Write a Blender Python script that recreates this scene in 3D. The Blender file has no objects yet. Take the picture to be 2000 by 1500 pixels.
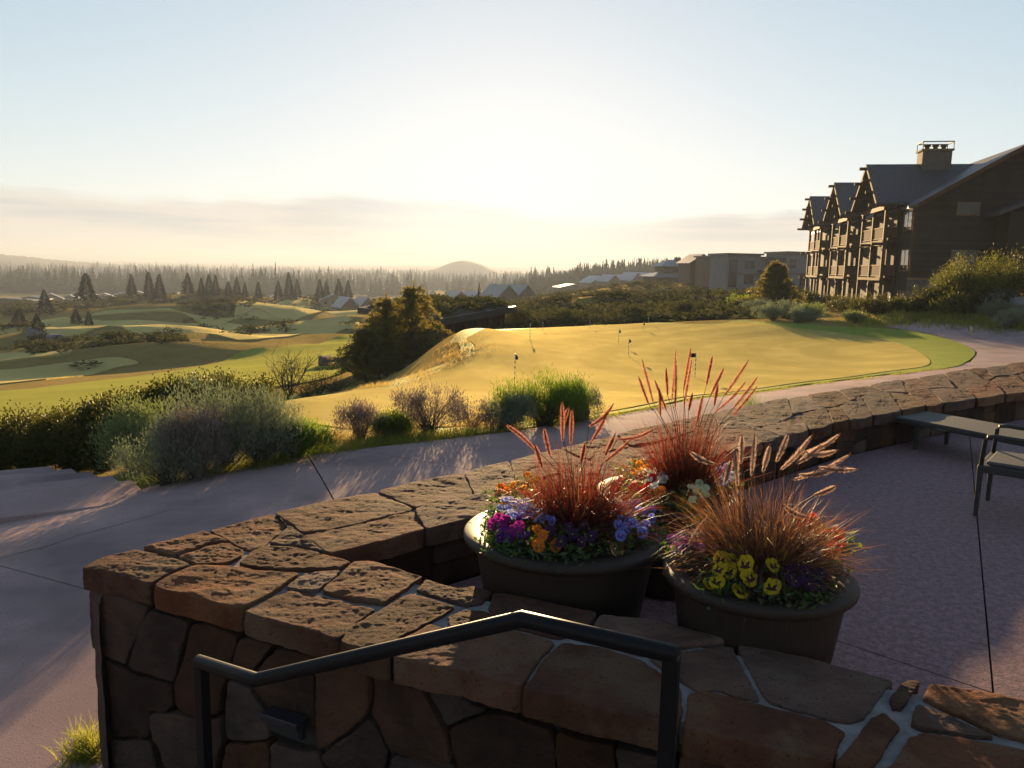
import bpy, bmesh, math, random
import numpy as np
from mathutils import Vector, Matrix, noise
from mathutils.geometry import delaunay_2d_cdt
random.seed(7); RNG = np.random.default_rng(7)
SC = bpy.context.scene; COL = SC.collection
R_ = math.radians
# ------------------------------------------------------------------ camera
HAZE = 0.00031; SKY_K = 0.35; EYE = 1.9; FPX = 1540.0; PITCH = R_(8.46); ROLL = R_(1.2)
cam = bpy.data.cameras.new('camera'); cam_o = bpy.data.objects.new('camera', cam); COL.objects.link(cam_o)
cam.sensor_width = 36.0; cam.lens = 36.0 * FPX / 2000.0; cam.clip_start = 0.05; cam.clip_end = 60000
cam_o.matrix_world = Matrix.Translation((0, 0, EYE)) @ Matrix.Rotation(math.pi/2 - PITCH, 4, 'X') @ Matrix.Rotation(ROLL, 4, 'Z')
SC.camera = cam_o
# ------------------------------------------------------------------ sky and sun
SUN_EL = R_(6.6); SUN_AZ = R_(-0.3)
CLOUD_A = (1.68, 1.56, 1.44, 1); CLOUD_B = (1.22, 1.26, 1.30, 1)
SDIR = Vector((math.sin(SUN_AZ)*math.cos(SUN_EL), math.cos(SUN_AZ)*math.cos(SUN_EL), math.sin(SUN_EL)))
w = bpy.data.worlds.new('World'); SC.world = w; w.use_nodes = True
def build_world():
    nt = w.node_tree; N = nt.nodes; L = nt.links; N.clear()
    out = N.new('ShaderNodeOutputWorld'); bg = N.new('ShaderNodeBackground'); sky = N.new('ShaderNodeTexSky')
    sky.sky_type = 'NISHITA'; sky.sun_disc = False; sky.sun_elevation = SUN_EL; sky.sun_rotation = SUN_AZ
    sky.altitude = 1000; sky.air_density = 0.9; sky.dust_density = 0.35; sky.ozone_density = 1.4
    bg.inputs['Strength'].default_value = 0.125
    # low stratus bank round the horizon
    tc = N.new('ShaderNodeTexCoord'); sep = N.new('ShaderNodeSeparateXYZ'); L.new(tc.outputs['Generated'], sep.inputs[0])
    mp = N.new('ShaderNodeMapping'); mp.inputs['Scale'].default_value = (3.0, 3.0, 42.0); L.new(tc.outputs['Generated'], mp.inputs[0])
    nz = N.new('ShaderNodeTexNoise'); nz.inputs['Scale'].default_value = 1.4; nz.inputs['Detail'].default_value = 7; nz.inputs['Roughness'].default_value = 0.55
    L.new(mp.outputs[0], nz.inputs['Vector'])
    mp2 = N.new('ShaderNodeMapping'); mp2.inputs['Scale'].default_value = (2.1, 2.1, 0.6); mp2.inputs['Location'].default_value = (1.3, 0.2, 0); L.new(tc.outputs['Generated'], mp2.inputs[0])
    nz2 = N.new('ShaderNodeTexNoise'); nz2.inputs['Scale'].default_value = 1.6; nz2.inputs['Detail'].default_value = 3; L.new(mp2.outputs[0], nz2.inputs['Vector'])
    def mr(src, a, b, c, d):
        m = N.new('ShaderNodeMapRange'); m.interpolation_type = 'SMOOTHSTEP'
        for i, v in zip((1, 2, 3, 4), (a, b, c, d)): m.inputs[i].default_value = v
        L.new(src, m.inputs[0]); return m.outputs[0]
    def mul(a, b, op='MULTIPLY'):
        m = N.new('ShaderNodeMath'); m.operation = op
        for i, s in enumerate((a, b)):
            if isinstance(s, (int, float)): m.inputs[i].default_value = s
            else: L.new(s, m.inputs[i])
        return m.outputs[0]
    top = mul(mr(nz2.outputs[0], 0.25, 0.75, 0.050, 0.074), mul(nz.outputs[0], 0.022), 'ADD')       # ragged top of the bank
    hi = mul(sep.outputs['Z'], top, 'SUBTRACT')
    m1 = mr(hi, -0.010, 0.004, 1.0, 0.0)
    streak = mr(nz.outputs[0], 0.40, 0.62, 0.0, 1.0)
    dt = N.new('ShaderNodeVectorMath'); dt.operation = 'DOT_PRODUCT'; L.new(tc.outputs['Generated'], dt.inputs[0]); dt.inputs[1].default_value = SDIR
    thin = mr(dt.outputs['Value'], 0.965, 1.0, 1.0, 0.4)          # the bank thins toward the sun
    # soft shoulder: c / (1 + k c), as a camera's highlights roll off, all round the sky
    dv = N.new('ShaderNodeVectorMath'); dv.operation = 'MULTIPLY_ADD'; L.new(sky.outputs[0], dv.inputs[0]); dv.inputs[1].default_value = (SKY_K,)*3; dv.inputs[2].default_value = (1, 1, 1)
    dd = N.new('ShaderNodeVectorMath'); dd.operation = 'DIVIDE'; L.new(sky.outputs[0], dd.inputs[0]); L.new(dv.outputs[0], dd.inputs[1])
    cc = N.new('ShaderNodeMix'); cc.data_type = 'RGBA'; L.new(streak, cc.inputs[0]); cc.inputs[6].default_value = CLOUD_A; cc.inputs[7].default_value = CLOUD_B
    mx = N.new('ShaderNodeMix'); mx.data_type = 'RGBA'
    L.new(mul(mul(m1, thin), 0.9), mx.inputs[0]); L.new(dd.outputs[0], mx.inputs[6]); L.new(cc.outputs[2], mx.inputs[7])
    L.new(mx.outputs[2], bg.inputs['Color']); L.new(bg.outputs[0], out.inputs[0])
build_world()
sun = bpy.data.lights.new('sun', 'SUN'); sun_o = bpy.data.objects.new('sun', sun); COL.objects.link(sun_o)
sun.energy = 5.0; sun.angle = R_(0.55); sun.color = (1.0, 0.68, 0.34)
sun_o.rotation_euler = SDIR.to_track_quat('Z', 'Y').to_euler(); sun_o.location = (0, -5, 30)
VS = SC.view_settings; VS.view_transform = 'Standard'; VS.look = 'None'; VS.exposure = 1.92; VS.gamma = 1.0; VS.use_curve_mapping = False
SC.cycles.max_bounces = 6; SC.cycles.volume_bounces = 0; SC.cycles.transparent_max_bounces = 6; SC.cycles.sample_clamp_indirect = 4.0
# ------------------------------------------------------------------ pixel helpers (to read sizes and places off the photograph)
_c, _s = math.cos(ROLL), math.sin(ROLL)
def ray(px, py):
    u = (px-1000)/FPX; v = (750-py)/FPX; a = u*_c - v*_s; b = u*_s + v*_c
    return np.array([a, math.cos(PITCH)+b*math.sin(PITCH), -math.sin(PITCH)+b*math.cos(PITCH)])
def at(px, py, z):
    d = ray(px, py); t = (z-EYE)/d[2]; return Vector((d[0]*t, d[1]*t, z))
def az(px): return math.atan((px-1000)/FPX)
# ------------------------------------------------------------------ terrain height
RAD = [2, 6, 8.5, 10.5, 13, 17, 20, 25, 30, 38, 47, 56, 70, 100, 150, 220, 350, 600, 1000, 2500, 9000, 30000]
TAB = {
 -1400: [-.7,-.7,-.7,-.9,-1.4,-2.0,-2.4,-3.0,-3.6,-4.4,-5.2,-6.0,-7.2,-9.4,-12,-14,-19,-26,-31,-33,-33,-33],
 -100:  [-.7,-.7,-.76,-1.05,-1.5,-2.1,-2.5,-3.2,-3.8,-4.6,-5.4,-6.2,-7.4,-9.4,-12,-14,-19,-26,-31,-33,-33,-33],
 250:   [-.7,-.7,-.74,-.9,-1.35,-2.0,-2.4,-3.1,-3.7,-4.5,-5.2,-5.9,-7.2,-9.5,-12,-14,-19,-26,-31,-33,-33,-33],
 450:   [-.7,-.7,-.7,-.76,-.95,-1.35,-1.7,-2.7,-3.4,-4.3,-4.9,-5.5,-6.8,-9.3,-11.5,-14,-19,-26,-31,-33,-33,-33],
 600:   [-.7,-.7,-.7,-.72,-.86,-1.2,-1.4,-2.3,-3.3,-4.4,-5.0,-5.4,-6.2,-9.0,-11.5,-14,-19,-26,-31,-33,-33,-33],
 780:   [-.7,-.7,-.7,-.7,-.82,-1.2,-1.4,-1.75,-2.6,-3.8,-4.8,-5.2,-5.6,-7.5,-10,-13,-19,-26,-31,-33,-33,-33],
 900:   [-.7,-.7,-.7,-.7,-.78,-1.2,-1.4,-1.5,-1.6,-1.7,-1.8,-2.9,-3.6,-5.0,-7,-11,-17,-25,-30,-33,-33,-33],
 1050:  [-.7,-.7,-.7,-.7,-.75,-1.1,-1.4,-1.5,-1.55,-1.62,-1.7,-2.4,-2.7,-3.4,-4.6,-7,-11,-17,-25,-33,-33,-33],
 1200:  [-.7,-.7,-.7,-.7,-.7,-.95,-1.3,-1.45,-1.5,-1.58,-1.65,-2.0,-2.0,-2.3,-3.0,-3.6,-5.5,-9,-14,-25,-33,-33],
 1400:  [-.7,-.7,-.7,-.7,-.7,-.72,-1.1,-1.3,-1.4,-1.45,-1.40,-1.7,-1.6,-1.8,-2.0,-2.0,-3.0,-5,-8,-20,-33,-33],
 1650:  [-.7,-.7,-.7,-.7,-.7,-.7,-.75,-1.1,-1.25,-1.3,-1.2,-1.2,-1.35,-1.4,-1.5,-1.5,-2.0,-3,-5,-20,-33,-33],
 1850:  [-.7,-.7,-.7,-.7,-.7,-.7,-.7,-.72,-.85,-.9,-.9,-1.0,-1.2,-1.3,-1.3,-1.3,-1.5,-2,-5,-20,-33,-33],
 2100:  [-.7,-.7,-.7,-.7,-.7,-.7,-.7,-.7,-.75,-.8,-.6,-.4,-.6,-1.0,-1.3,-1.3,-1.5,-2,-5,-20,-33,-33],
 4000:  [-.7,-.7,-.7,-.7,-.7,-.7,-.7,-.7,-.75,-.8,-.6,-.4,-.4,-.6,-1,-1,-1,-2,-5,-20,-33,-33]}
NA, NR = 361, 420
_A = np.linspace(-math.pi, math.pi, NA*2-1); _LR = np.linspace(math.log(RAD[0]), math.log(RAD[-1]), NR)
def _grid():
    ks = sorted(TAB); ka = np.array([az(k) for k in ks]); T = np.array([np.interp(_LR, np.log(RAD), TAB[k]) for k in ks])
    G = np.array([np.interp(_A, ka, T[:, j]) for j in range(NR)]).T
    k = np.array([1, 4, 7, 9, 7, 4, 1.]); k /= k.sum()
    for _ in range(2):
        Gp = np.pad(G, ((0, 0), (3, 3)), mode='edge'); G = sum(k[i]*Gp[:, i:i+NR] for i in range(7))
    for _ in range(3):
        Gp = np.pad(G, ((3, 3), (0, 0)), mode='edge'); G = sum(k[i]*Gp[i:i+len(_A)] for i in range(7))
    return G
GRID = _grid()
# mounds on the links: px, distance, height, half width across (m), half depth (m)
MOUNDS = [(330, 84, 2.3, 13, 5), (420, 92, 1.6, 10, 4), (250, 96, 1.7, 14, 4), (60, 92, 1.3, 10, 4), (560, 120, 1.9, 16, 5), (470, 108, 1.8, 11, 4),
          (300, 128, 1.9, 18, 5), (150, 132, 1.8, 14, 5), (420, 190, 5.0, 32, 12), (300, 205, 3.4, 26, 12), (640, 150, 2.6, 20, 8), (690, 118, 2.2, 14, 6),
          (60, 150, 2.0, 18, 7), (660, 100, 1.2, 10, 5), (880, 37, 0.75, 3.4, 5.5), (935, 30, 0.28, 2.5, 4), (1440, 50, 0.45, 7, 3.0), (1530, 45, 0.25, 5, 3.0),
          (1960, 50, 0.9, 7, 5), (2080, 46, 1.3, 8, 6), (1290, 110, 0.8, 12, 8), (1150, 95, 1.0, 12, 7), (1250, 190, 1.5, 25, 14), (560, 230, 2.5, 40, 10),
          (100, 240, 3.0, 50, 12), (430, 330, 7, 60, 25), (200, 300, 3, 70, 20)]
def zt(x, y):
    x = np.asarray(x, float); y = np.asarray(y, float)
    r = np.hypot(x, y); a = np.arctan2(x, y)
    fr = np.clip((np.log(np.maximum(r, RAD[0]))-_LR[0])/(_LR[1]-_LR[0]), 0, NR-1.001); fa = np.clip((a+math.pi)/(_A[1]-_A[0]), 0, len(_A)-1.001)
    i = fr.astype(int); j = fa.astype(int); u = fr-i; v = fa-j
    z = GRID[j, i]*(1-u)*(1-v)+GRID[j, i+1]*u*(1-v)+GRID[j+1, i]*(1-u)*v+GRID[j+1, i+1]*u*v
    for (px, d, h, sw, sd) in MOUNDS:
        t = az(px); cx, cy = d*math.sin(t), d*math.cos(t)
        e = (x-cx)*math.cos(t)-(y-cy)*math.sin(t); f = (x-cx)*math.sin(t)+(y-cy)*math.cos(t)
        z = z + h*np.exp(-(e/sw)**2-(f/sd)**2)
    # rolling links ground on the valley side
    m = np.clip((r-45)/60, 0, 1)*np.clip((az(930)-a)/0.12, 0, 1)*np.clip((900-r)/500, 0, 1)
    z = z + m*(0.55*np.sin(x*0.16+0.7*np.sin(y*0.05))*np.sin(y*0.13+1.0)+0.5*np.sin(x*0.07+y*0.09+2.0)+0.22*np.sin(x*0.35-y*0.21))
    m2 = np.clip((r-52)/30, 0, 1)*np.clip((a-az(900))/0.1, 0, 1)*np.clip((700-r)/300, 0, 1)
    z = z + m2*(0.25*np.sin(x*0.21+y*0.1)*np.sin(y*0.17)+0.2*np.sin(x*0.4+1)*np.sin(y*0.31+x*0.1))
    return z
def zt1(x, y): return float(zt(x, y))
def hit(px, py, r0=3.0):
    d = ray(px, py); dh = math.hypot(d[0], d[1]); rs = np.exp(np.linspace(math.log(r0), math.log(12000), 3000)); t = rs/dh
    z = EYE+d[2]*t; g = zt(d[0]*t, d[1]*t); k = np.argmax(z < g)
    if not (z < g).any(): k = len(rs)-1
    return Vector((d[0]*t[k], d[1]*t[k], g[k]))
def gp(px, dist):
    t = az(px); x, y = dist*math.sin(t), dist*math.cos(t); return Vector((x, y, zt1(x, y)))
# ------------------------------------------------------------------ object helpers
def link(o, parent=None):
    COL.objects.link(o)
    if parent is not None: o.parent = parent
    return o
def tag(o, label=None, cat=None, group=None, kind=None):
    if label: o['label'] = label
    if cat: o['category'] = cat
    if group: o['group'] = group
    if kind: o['kind'] = kind
    return o
def empty(name, loc=(0, 0, 0), rz=0, parent=None):
    o = bpy.data.objects.new(name, None); o.location = loc; o.rotation_euler = (0, 0, rz); o.empty_display_size = 0.2; return link(o, parent)
def mesh_np(name, V, F, mat, parent=None, smooth=False, loc=None, midx=None):
    """V (n,3) array, F (m,k) int array or list of faces"""
    me = bpy.data.meshes.new(name)
    V = np.asarray(V, np.float32)
    if isinstance(F, np.ndarray):
        k = F.shape[1]; me.vertices.add(len(V)); me.vertices.foreach_set('co', V.ravel())
        me.loops.add(F.size); me.loops.foreach_set('vertex_index', F.ravel().astype(np.int32))
        me.polygons.add(len(F)); me.polygons.foreach_set('loop_start', np.arange(0, F.size, k, dtype=np.int32))
        me.update(calc_edges=True)
    else:
        me.from_pydata([tuple(v) for v in V], [], F); me.update()
    if smooth: me.polygons.foreach_set('use_smooth', np.ones(len(me.polygons), bool))
    for m in (mat if isinstance(mat, (list, tuple)) else [mat]): me.materials.append(m)
    if midx is not None: me.polygons.foreach_set('material_index', np.asarray(midx, np.int32))
    o = bpy.data.objects.new(name, me)
    if loc is not None: o.location = loc
    return link(o, parent)
class MB:
    """collects boxes, bars, lathes and prisms into one mesh"""
    def __init__(s): s.v = []; s.f = []
    def add(s, vs, fs):
        b = len(s.v); s.v += [tuple(v) for v in vs]; s.f += [tuple(b+i for i in f) for f in fs]; return s
    def box(s, x0, x1, y0, y1, z0, z1, M=None):
        vs = [Vector((x, y, z)) for z in (z0, z1) for (x, y) in ((x0, y0), (x1, y0), (x1, y1), (x0, y1))]
        if M is not None: vs = [M @ v for v in vs]
        return s.add(vs, [(3, 2, 1, 0), (4, 5, 6, 7), (0, 1, 5, 4), (1, 2, 6, 5), (2, 3, 7, 6), (3, 0, 4, 7)])
    def prism(s, poly, z0, z1, M=None):
        n = len(poly); vs = [Vector((p[0], p[1], z)) for z in (z0, z1) for p in poly]
        if M is not None: vs = [M @ v for v in vs]
        return s.add(vs, [tuple(range(n-1, -1, -1)), tuple(range(n, 2*n))]+[(i, (i+1) % n, n+(i+1) % n, n+i) for i in range(n)])
    def hull(s, A, B):
        n = len(A); return s.add(list(A)+list(B), [tuple(range(n-1, -1, -1)), tuple(range(n, 2*n))]+[(i, (i+1) % n, n+(i+1) % n, n+i) for i in range(n)])
    def tube(s, pts, r, n=10, caps=True):
        pts = [Vector(p) for p in pts]; rr = r if isinstance(r, (list, tuple)) else [r]*len(pts); rings = []; up = Vector((0, 0, 1))
        for i, p in enumerate(pts):
            t = ((pts[min(i+1, len(pts)-1)]-p).normalized() + (p-pts[max(i-1, 0)]).normalized())
            t = t.normalized() if t.length > 1e-6 else Vector((0, 0, 1))
            a = t.cross(up if abs(t.z) < .95 else Vector((1, 0, 0))).normalized(); b = a.cross(t)
            c = 1.0
            if 0 < i < len(pts)-1: c = 1/max(.5, math.cos((pts[i+1]-p).angle(p-pts[i-1])/2))
            rings.append([p+(a*math.cos(2*math.pi*k/n)+b*math.sin(2*math.pi*k/n)*c)*rr[i] for k in range(n)])
        vs = [v for q in rings for v in q]; fs = []
        for i in range(len(pts)-1):
            for k in range(n): fs.append((i*n+k, i*n+(k+1) % n, (i+1)*n+(k+1) % n, (i+1)*n+k))
        if caps: fs.append(tuple(range(n-1, -1, -1))); fs.append(tuple(range((len(pts)-1)*n, len(pts)*n)))
        return s.add(vs, fs)
    def lathe(s, prof, n=48):
        vs = [(r*math.cos(2*math.pi*k/n), r*math.sin(2*math.pi*k/n), z) for (r, z) in prof for k in range(n)]; fs = []
        for i in range(len(prof)-1):
            for k in range(n): fs.append((i*n+k, i*n+(k+1) % n, (i+1)*n+(k+1) % n, (i+1)*n+k))
        return s.add(vs, fs)
    def build(s, name, mat, parent=None, smooth=False, bevel=0, loc=None):
        o = mesh_np(name, np.array(s.v), s.f, mat, parent, smooth, loc)
        if bevel:
            m = o.modifiers.new('bevel', 'BEVEL'); m.width = bevel; m.segments = 2; m.limit_method = 'ANGLE'
        return o
# ------------------------------------------------------------------ materials
def mat(name, col, col2=None, scale=4.0, rough=.8, bump=0.0, bscale=30.0, bdist=.02, spec=.3, trans=0.0, tcol=None, rand=0.0, metal=0.0, detail=5, stretch=None,
        col3=None, scale3=1.0, lo=.35, hi=.65, emit=None, spots=None, sheen=0.0, coat=0.0, gloss=None, bands=None, bdet=6, brg=.65):
    m = bpy.data.materials.new(name); m.use_nodes = True; nt = m.node_tree; N = nt.nodes; L = nt.links
    P = N['Principled BSDF']; out = N['Material Output']
    P.inputs['Roughness'].default_value = rough; P.inputs['Specular IOR Level'].default_value = spec; P.inputs['Metallic'].default_value = metal
    if coat: P.inputs['Coat Weight'].default_value = coat
    if sheen: P.inputs['Sheen Weight'].default_value = sheen; P.inputs['Sheen Roughness'].default_value = .5
    geo = N.new('ShaderNodeNewGeometry'); vec = geo.outputs['Position']
    if stretch:
        mp = N.new('ShaderNodeMapping'); mp.inputs['Scale'].default_value = stretch; L.new(vec, mp.inputs[0]); vec = mp.outputs[0]
    def ns(sc, det=5, rg=.6):
        n = N.new('ShaderNodeTexNoise'); n.inputs['Scale'].default_value = sc; n.inputs['Detail'].default_value = det; n.inputs['Roughness'].default_value = rg; L.new(vec, n.inputs['Vector']); return n.outputs[0]
    def mixc(f, a, b, blend='MIX'):
        x = N.new('ShaderNodeMix'); x.data_type = 'RGBA'; x.blend_type = blend
        for i, s in ((0, f), (6, a), (7, b)):
            if isinstance(s, (int, float)): x.inputs[i].default_value = s
            elif isinstance(s, (tuple, list)): x.inputs[i].default_value = (*s, 1) if len(s) == 3 else s
            else: L.new(s, x.inputs[i])
        return x.outputs[2]
    def rng(s, a, b, c=0.0, d=1.0):
        q = N.new('ShaderNodeMapRange'); L.new(s, q.inputs[0])
        for i, v in zip((1, 2, 3, 4), (a, b, c, d)): q.inputs[i].default_value = v
        return q.outputs[0]
    c = col
    if col2 is not None: c = mixc(rng(ns(scale, detail), lo, hi), col, col2)
    if col3 is not None: c = mixc(rng(ns(scale3, 4), .48, .66), c, col3)
    if spots: c = mixc(rng(ns(spots[0], 2), spots[1], spots[1]+.06), c, spots[2])
    if bands:
        wv = N.new('ShaderNodeTexWave'); wv.wave_type = 'RINGS'; wv.rings_direction = 'Z'; wv.inputs['Scale'].default_value = bands[0]; wv.inputs['Distortion'].default_value = 5.0; wv.inputs['Detail'].default_value = 3; wv.inputs['Detail Scale'].default_value = .6
        bm2 = N.new('ShaderNodeMapping'); bm2.inputs['Location'].default_value = bands[1]; L.new(geo.outputs['Position'], bm2.inputs[0]); L.new(bm2.outputs[0], wv.inputs['Vector']); c = mixc(rng(wv.outputs['Fac'], .35, .65, 0, bands[2]), c, bands[3])
    if rand:
        oi = N.new('ShaderNodeObjectInfo'); hs = N.new('ShaderNodeHueSaturation')
        L.new(rng(oi.outputs['Random'], 0, 1, 1-rand, 1+rand), hs.inputs['Value'])
        ad = N.new('ShaderNodeMath'); ad.operation = 'MULTIPLY'; L.new(oi.outputs['Random'], ad.inputs[0]); ad.inputs[1].default_value = 7.31
        fr = N.new('ShaderNodeMath'); fr.operation = 'FRACT'; L.new(ad.outputs[0], fr.inputs[0])
        L.new(rng(fr.outputs[0], 0, 1, 1-rand*.9, 1+rand*.5), hs.inputs['Saturation'])
        if isinstance(c, (tuple, list)): hs.inputs['Color'].default_value = (*c[:3], 1)
        else: L.new(c, hs.inputs['Color'])
        c = hs.outputs[0]
    if isinstance(c, (tuple, list)): P.inputs['Base Color'].default_value = (*c[:3], 1)
    else: L.new(c, P.inputs['Base Color'])
    nrm = None
    if bump:
        b = N.new('ShaderNodeBump'); b.inputs['Strength'].default_value = bump; b.inputs['Distance'].default_value = bdist
        L.new(ns(bscale, bdet, brg), b.inputs['Height']); nrm = b.outputs[0]; L.new(nrm, P.inputs['Normal'])
    if emit: P.inputs['Emission Color'].default_value = (*emit[0], 1); P.inputs['Emission Strength'].default_value = emit[1]
    if trans:
        t = N.new('ShaderNodeBsdfTranslucent'); mx = N.new('ShaderNodeMixShader'); mx.inputs[0].default_value = trans
        if tcol: t.inputs['Color'].default_value = (*tcol, 1)
        elif isinstance(c, (tuple, list)): t.inputs['Color'].default_value = (*c[:3], 1)
        else: L.new(c, t.inputs['Color'])
        if nrm: L.new(nrm, t.inputs['Normal'])
        L.new(P.outputs[0], mx.inputs[1]); L.new(t.outputs[0], mx.inputs[2]); L.new(mx.outputs[0], out.inputs[0])
    if gloss:
        gcol, grough, gfac = gloss; g = N.new('ShaderNodeBsdfGlossy'); g.distribution = 'GGX'; g.inputs['Roughness'].default_value = grough; mg = N.new('ShaderNodeMixShader'); mg.inputs[0].default_value = gfac
        gc = mixc(rng(ns(scale*1.7, 6), .3, .7), gcol, tuple(v*.72 for v in gcol))
        if bands: gc = mixc(rng(wv.outputs['Fac'], .35, .65, 0, bands[2]), gc, tuple(v*.6 for v in gcol))
        L.new(gc, g.inputs['Color'])
        if nrm: L.new(nrm, g.inputs['Normal'])
        src = out.inputs[0].links[0].from_socket; L.new(src, mg.inputs[1]); L.new(g.outputs[0], mg.inputs[2]); L.new(mg.outputs[0], out.inputs[0])
    return m
M = {}
M['ground'] = mat('scrubland', (.085, .072, .028), (.052, .058, .02), scale=.35, rough=.95, bump=.8, bscale=3, bdist=.3, spec=.0, col3=(.11, .08, .034), scale3=.05, gloss=((.8, .58, .2), .86, .3))
M['green'] = mat('putting_turf', (.15, .13, .018), (.125, .12, .016), scale=.5, rough=.9, bump=1.0, bscale=110, bdist=.012, spec=.0, col3=(.17, .14, .02), scale3=.12, stretch=(1, .7, 1), gloss=((.95, .76, .30), .86, .40), bands=(.11, (-16, -30, 0), .34, (.12, .115, .016)))
M['collar'] = mat('collar_turf', (.10, .14, .022), (.075, .115, .018), scale=.8, rough=.7, bump=1.0, bscale=50, bdist=.03, spec=.02, gloss=((.75, .78, .16), .8, .22))
M['fairway'] = mat('fairway_turf', (.20, .175, .04), (.165, .155, .034), scale=.06, rough=.9, bump=1.0, bscale=14, bdist=.10, spec=.0, gloss=((.98, .78, .32), .84, .6))
M['fairway_green'] = mat('fairway_turf_green', (.09, .125, .022), (.12, .14, .026), scale=.12, rough=.7, bump=.9, bscale=22, bdist=.08, spec=.0, gloss=((.85, .78, .18), .85, .34))
M['dew'] = mat('dewy_turf', (.125, .14, .038), (.105, .125, .032), scale=.1, rough=.8, bump=.8, bscale=10, bdist=.08, spec=.1, gloss=((.9, .8, .4), .84, .4))
M['concrete'] = mat('path_concrete', (.37, .25, .235), (.30, .205, .195), scale=1.2, col3=(.20, .145, .142), scale3=.5, rough=.92, bump=.5, bscale=90, bdist=.004, spec=.04, spots=(75, .60, (.19, .13, .125)))
M['patio'] = mat('patio_concrete', (.24, .135, .14), (.15, .085, .092), scale=22, rough=.75, bump=.5, bscale=70, bdist=.006, spec=.2, spots=(60, .57, (.085, .055, .06)), lo=.4, hi=.6)
M['joint'] = mat('joint_dark', (.03, .027, .025), rough=.95)
M['soil'] = mat('soil', (.022, .015, .01), (.04, .03, .02), scale=30, rough=.95, bump=.8, bscale=60, bdist=.02)
# ------------------------------------------------------------------ sheets that follow the ground
def inside(poly, X, Y):
    res = np.zeros(X.shape, bool); n = len(poly)
    for i in range(n):
        x0, y0 = poly[i][0], poly[i][1]; x1, y1 = poly[(i+1) % n][0], poly[(i+1) % n][1]
        if y0 == y1: continue
        c = ((y0 > Y) != (y1 > Y)) & (X < (x1-x0)*(Y-y0)/(y1-y0)+x0); res ^= c
    return res
def dens(poly, step):
    out = []; n = len(poly)
    for i in range(n):
        a = Vector(poly[i][:2]); b = Vector(poly[(i+1) % n][:2]); k = max(1, int((b-a).length/step))
        out += [a.lerp(b, j/k) for j in range(k)]
    return out
def smooth_loop(poly, k=6):
    P = [Vector(p[:2]) for p in poly]; n = len(P); out = []
    for i in range(n):
        p0, p1, p2, p3 = P[i-1], P[i], P[(i+1) % n], P[(i+2) % n]
        for j in range(k):
            t = j/k; out.append(.5*((2*p1)+(-p0+p2)*t+(2*p0-5*p1+4*p2-p3)*t*t+(-p0+3*p1-3*p2+p3)*t**3))
    return out
def shrink(poly, d):
    P = [Vector(p[:2]) for p in poly]; n = len(P); A = sum(P[i].x*P[(i+1) % n].y-P[(i+1) % n].x*P[i].y for i in range(n)); s = 1 if A > 0 else -1; out = []
    for i in range(n):
        e1 = (P[i]-P[i-1]).normalized(); e2 = (P[(i+1) % n]-P[i]).normalized()
        n1 = Vector((-e1.y, e1.x)); n2 = Vector((-e2.y, e2.x)); b = n1+n2
        b = b/max(.35, b.length_squared/2) if b.length > 1e-6 else n1
        out.append(P[i]+s*d*b)
    return out
HOLES = []
def sheet(name, poly, step, off, material, zf=None, depth=.12, parent=None, hole=True):
    """poly in world xy; a turf or paving sheet lying 'off' above the ground with a turned-down edge"""
    zf = zf or (lambda x, y: zt(x, y)); P = dens(poly, step); n = len(P)
    xs = np.array([p.x for p in P]); ys = np.array([p.y for p in P])
    gx, gy = np.meshgrid(np.arange(xs.min(), xs.max(), step), np.arange(ys.min(), ys.max(), step)); gx = gx+step*.5*((np.arange(gx.shape[0]) % 2)[:, None])
    keep = inside(P, gx, gy); pts = P+[Vector((a, b)) for a, b in zip(gx[keep], gy[keep])]
    r = delaunay_2d_cdt(pts, [(i, (i+1) % n) for i in range(n)], [], 1, 1e-5)
    V2 = np.array([(v.x, v.y) for v in r[0]]); F = np.array([f for f in r[2] if len(f) == 3])
    Z = zf(V2[:, 0], V2[:, 1])+off; V = np.column_stack([V2, Z])
    e0, e1, e2 = V[F[:, 0]], V[F[:, 1]], V[F[:, 2]]; flip = np.cross(e1-e0, e2-e0)[:, 2] < 0; F[flip] = F[flip][:, ::-1]
    b = len(V); bx = np.array([(p.x, p.y) for p in P]); bz = zf(bx[:, 0], bx[:, 1])
    sk = np.vstack([np.column_stack([bx, bz+off]), np.column_stack([bx, bz+off-depth])]); i = np.arange(n); j = (i+1) % n
    SF = np.vstack([np.column_stack([b+i, b+j, b+n+j]), np.column_stack([b+i, b+n+j, b+n+i])])
    A = sum(P[k].x*P[(k+1) % n].y-P[(k+1) % n].x*P[k].y for k in range(n))
    if A > 0: SF = SF[:, ::-1]
    me_o = mesh_np(name, np.vstack([V, sk]), np.vstack([F, SF]), material, parent)
    sm = np.ones(len(F)+len(SF), bool); sm[len(F):] = False; me_o.data.polygons.foreach_set('use_smooth', sm)
    if hole: HOLES.append((P, depth*.7))
    return me_o
def clip(poly, a, b, side):
    """keep the part of poly on one side of the line a-b (side +1 = left)"""
    out = []; n = len(poly); f = lambda p: side*((b[0]-a[0])*(p[1]-a[1])-(b[1]-a[1])*(p[0]-a[0]))
    for i in range(n):
        p, q = poly[i], poly[(i+1) % n]; fp, fq = f(p), f(q)
        if fp >= 0: out.append(p)
        if (fp >= 0) != (fq >= 0): t = fp/(fp-fq); out.append((p[0]+(q[0]-p[0])*t, p[1]+(q[1]-p[1])*t))
    return out
h2 = lambda px, py: tuple(hit(px, py)[:2])
z2 = lambda px, py, z: tuple(at(px, py, z)[:2])
CAPZ = .38
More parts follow.
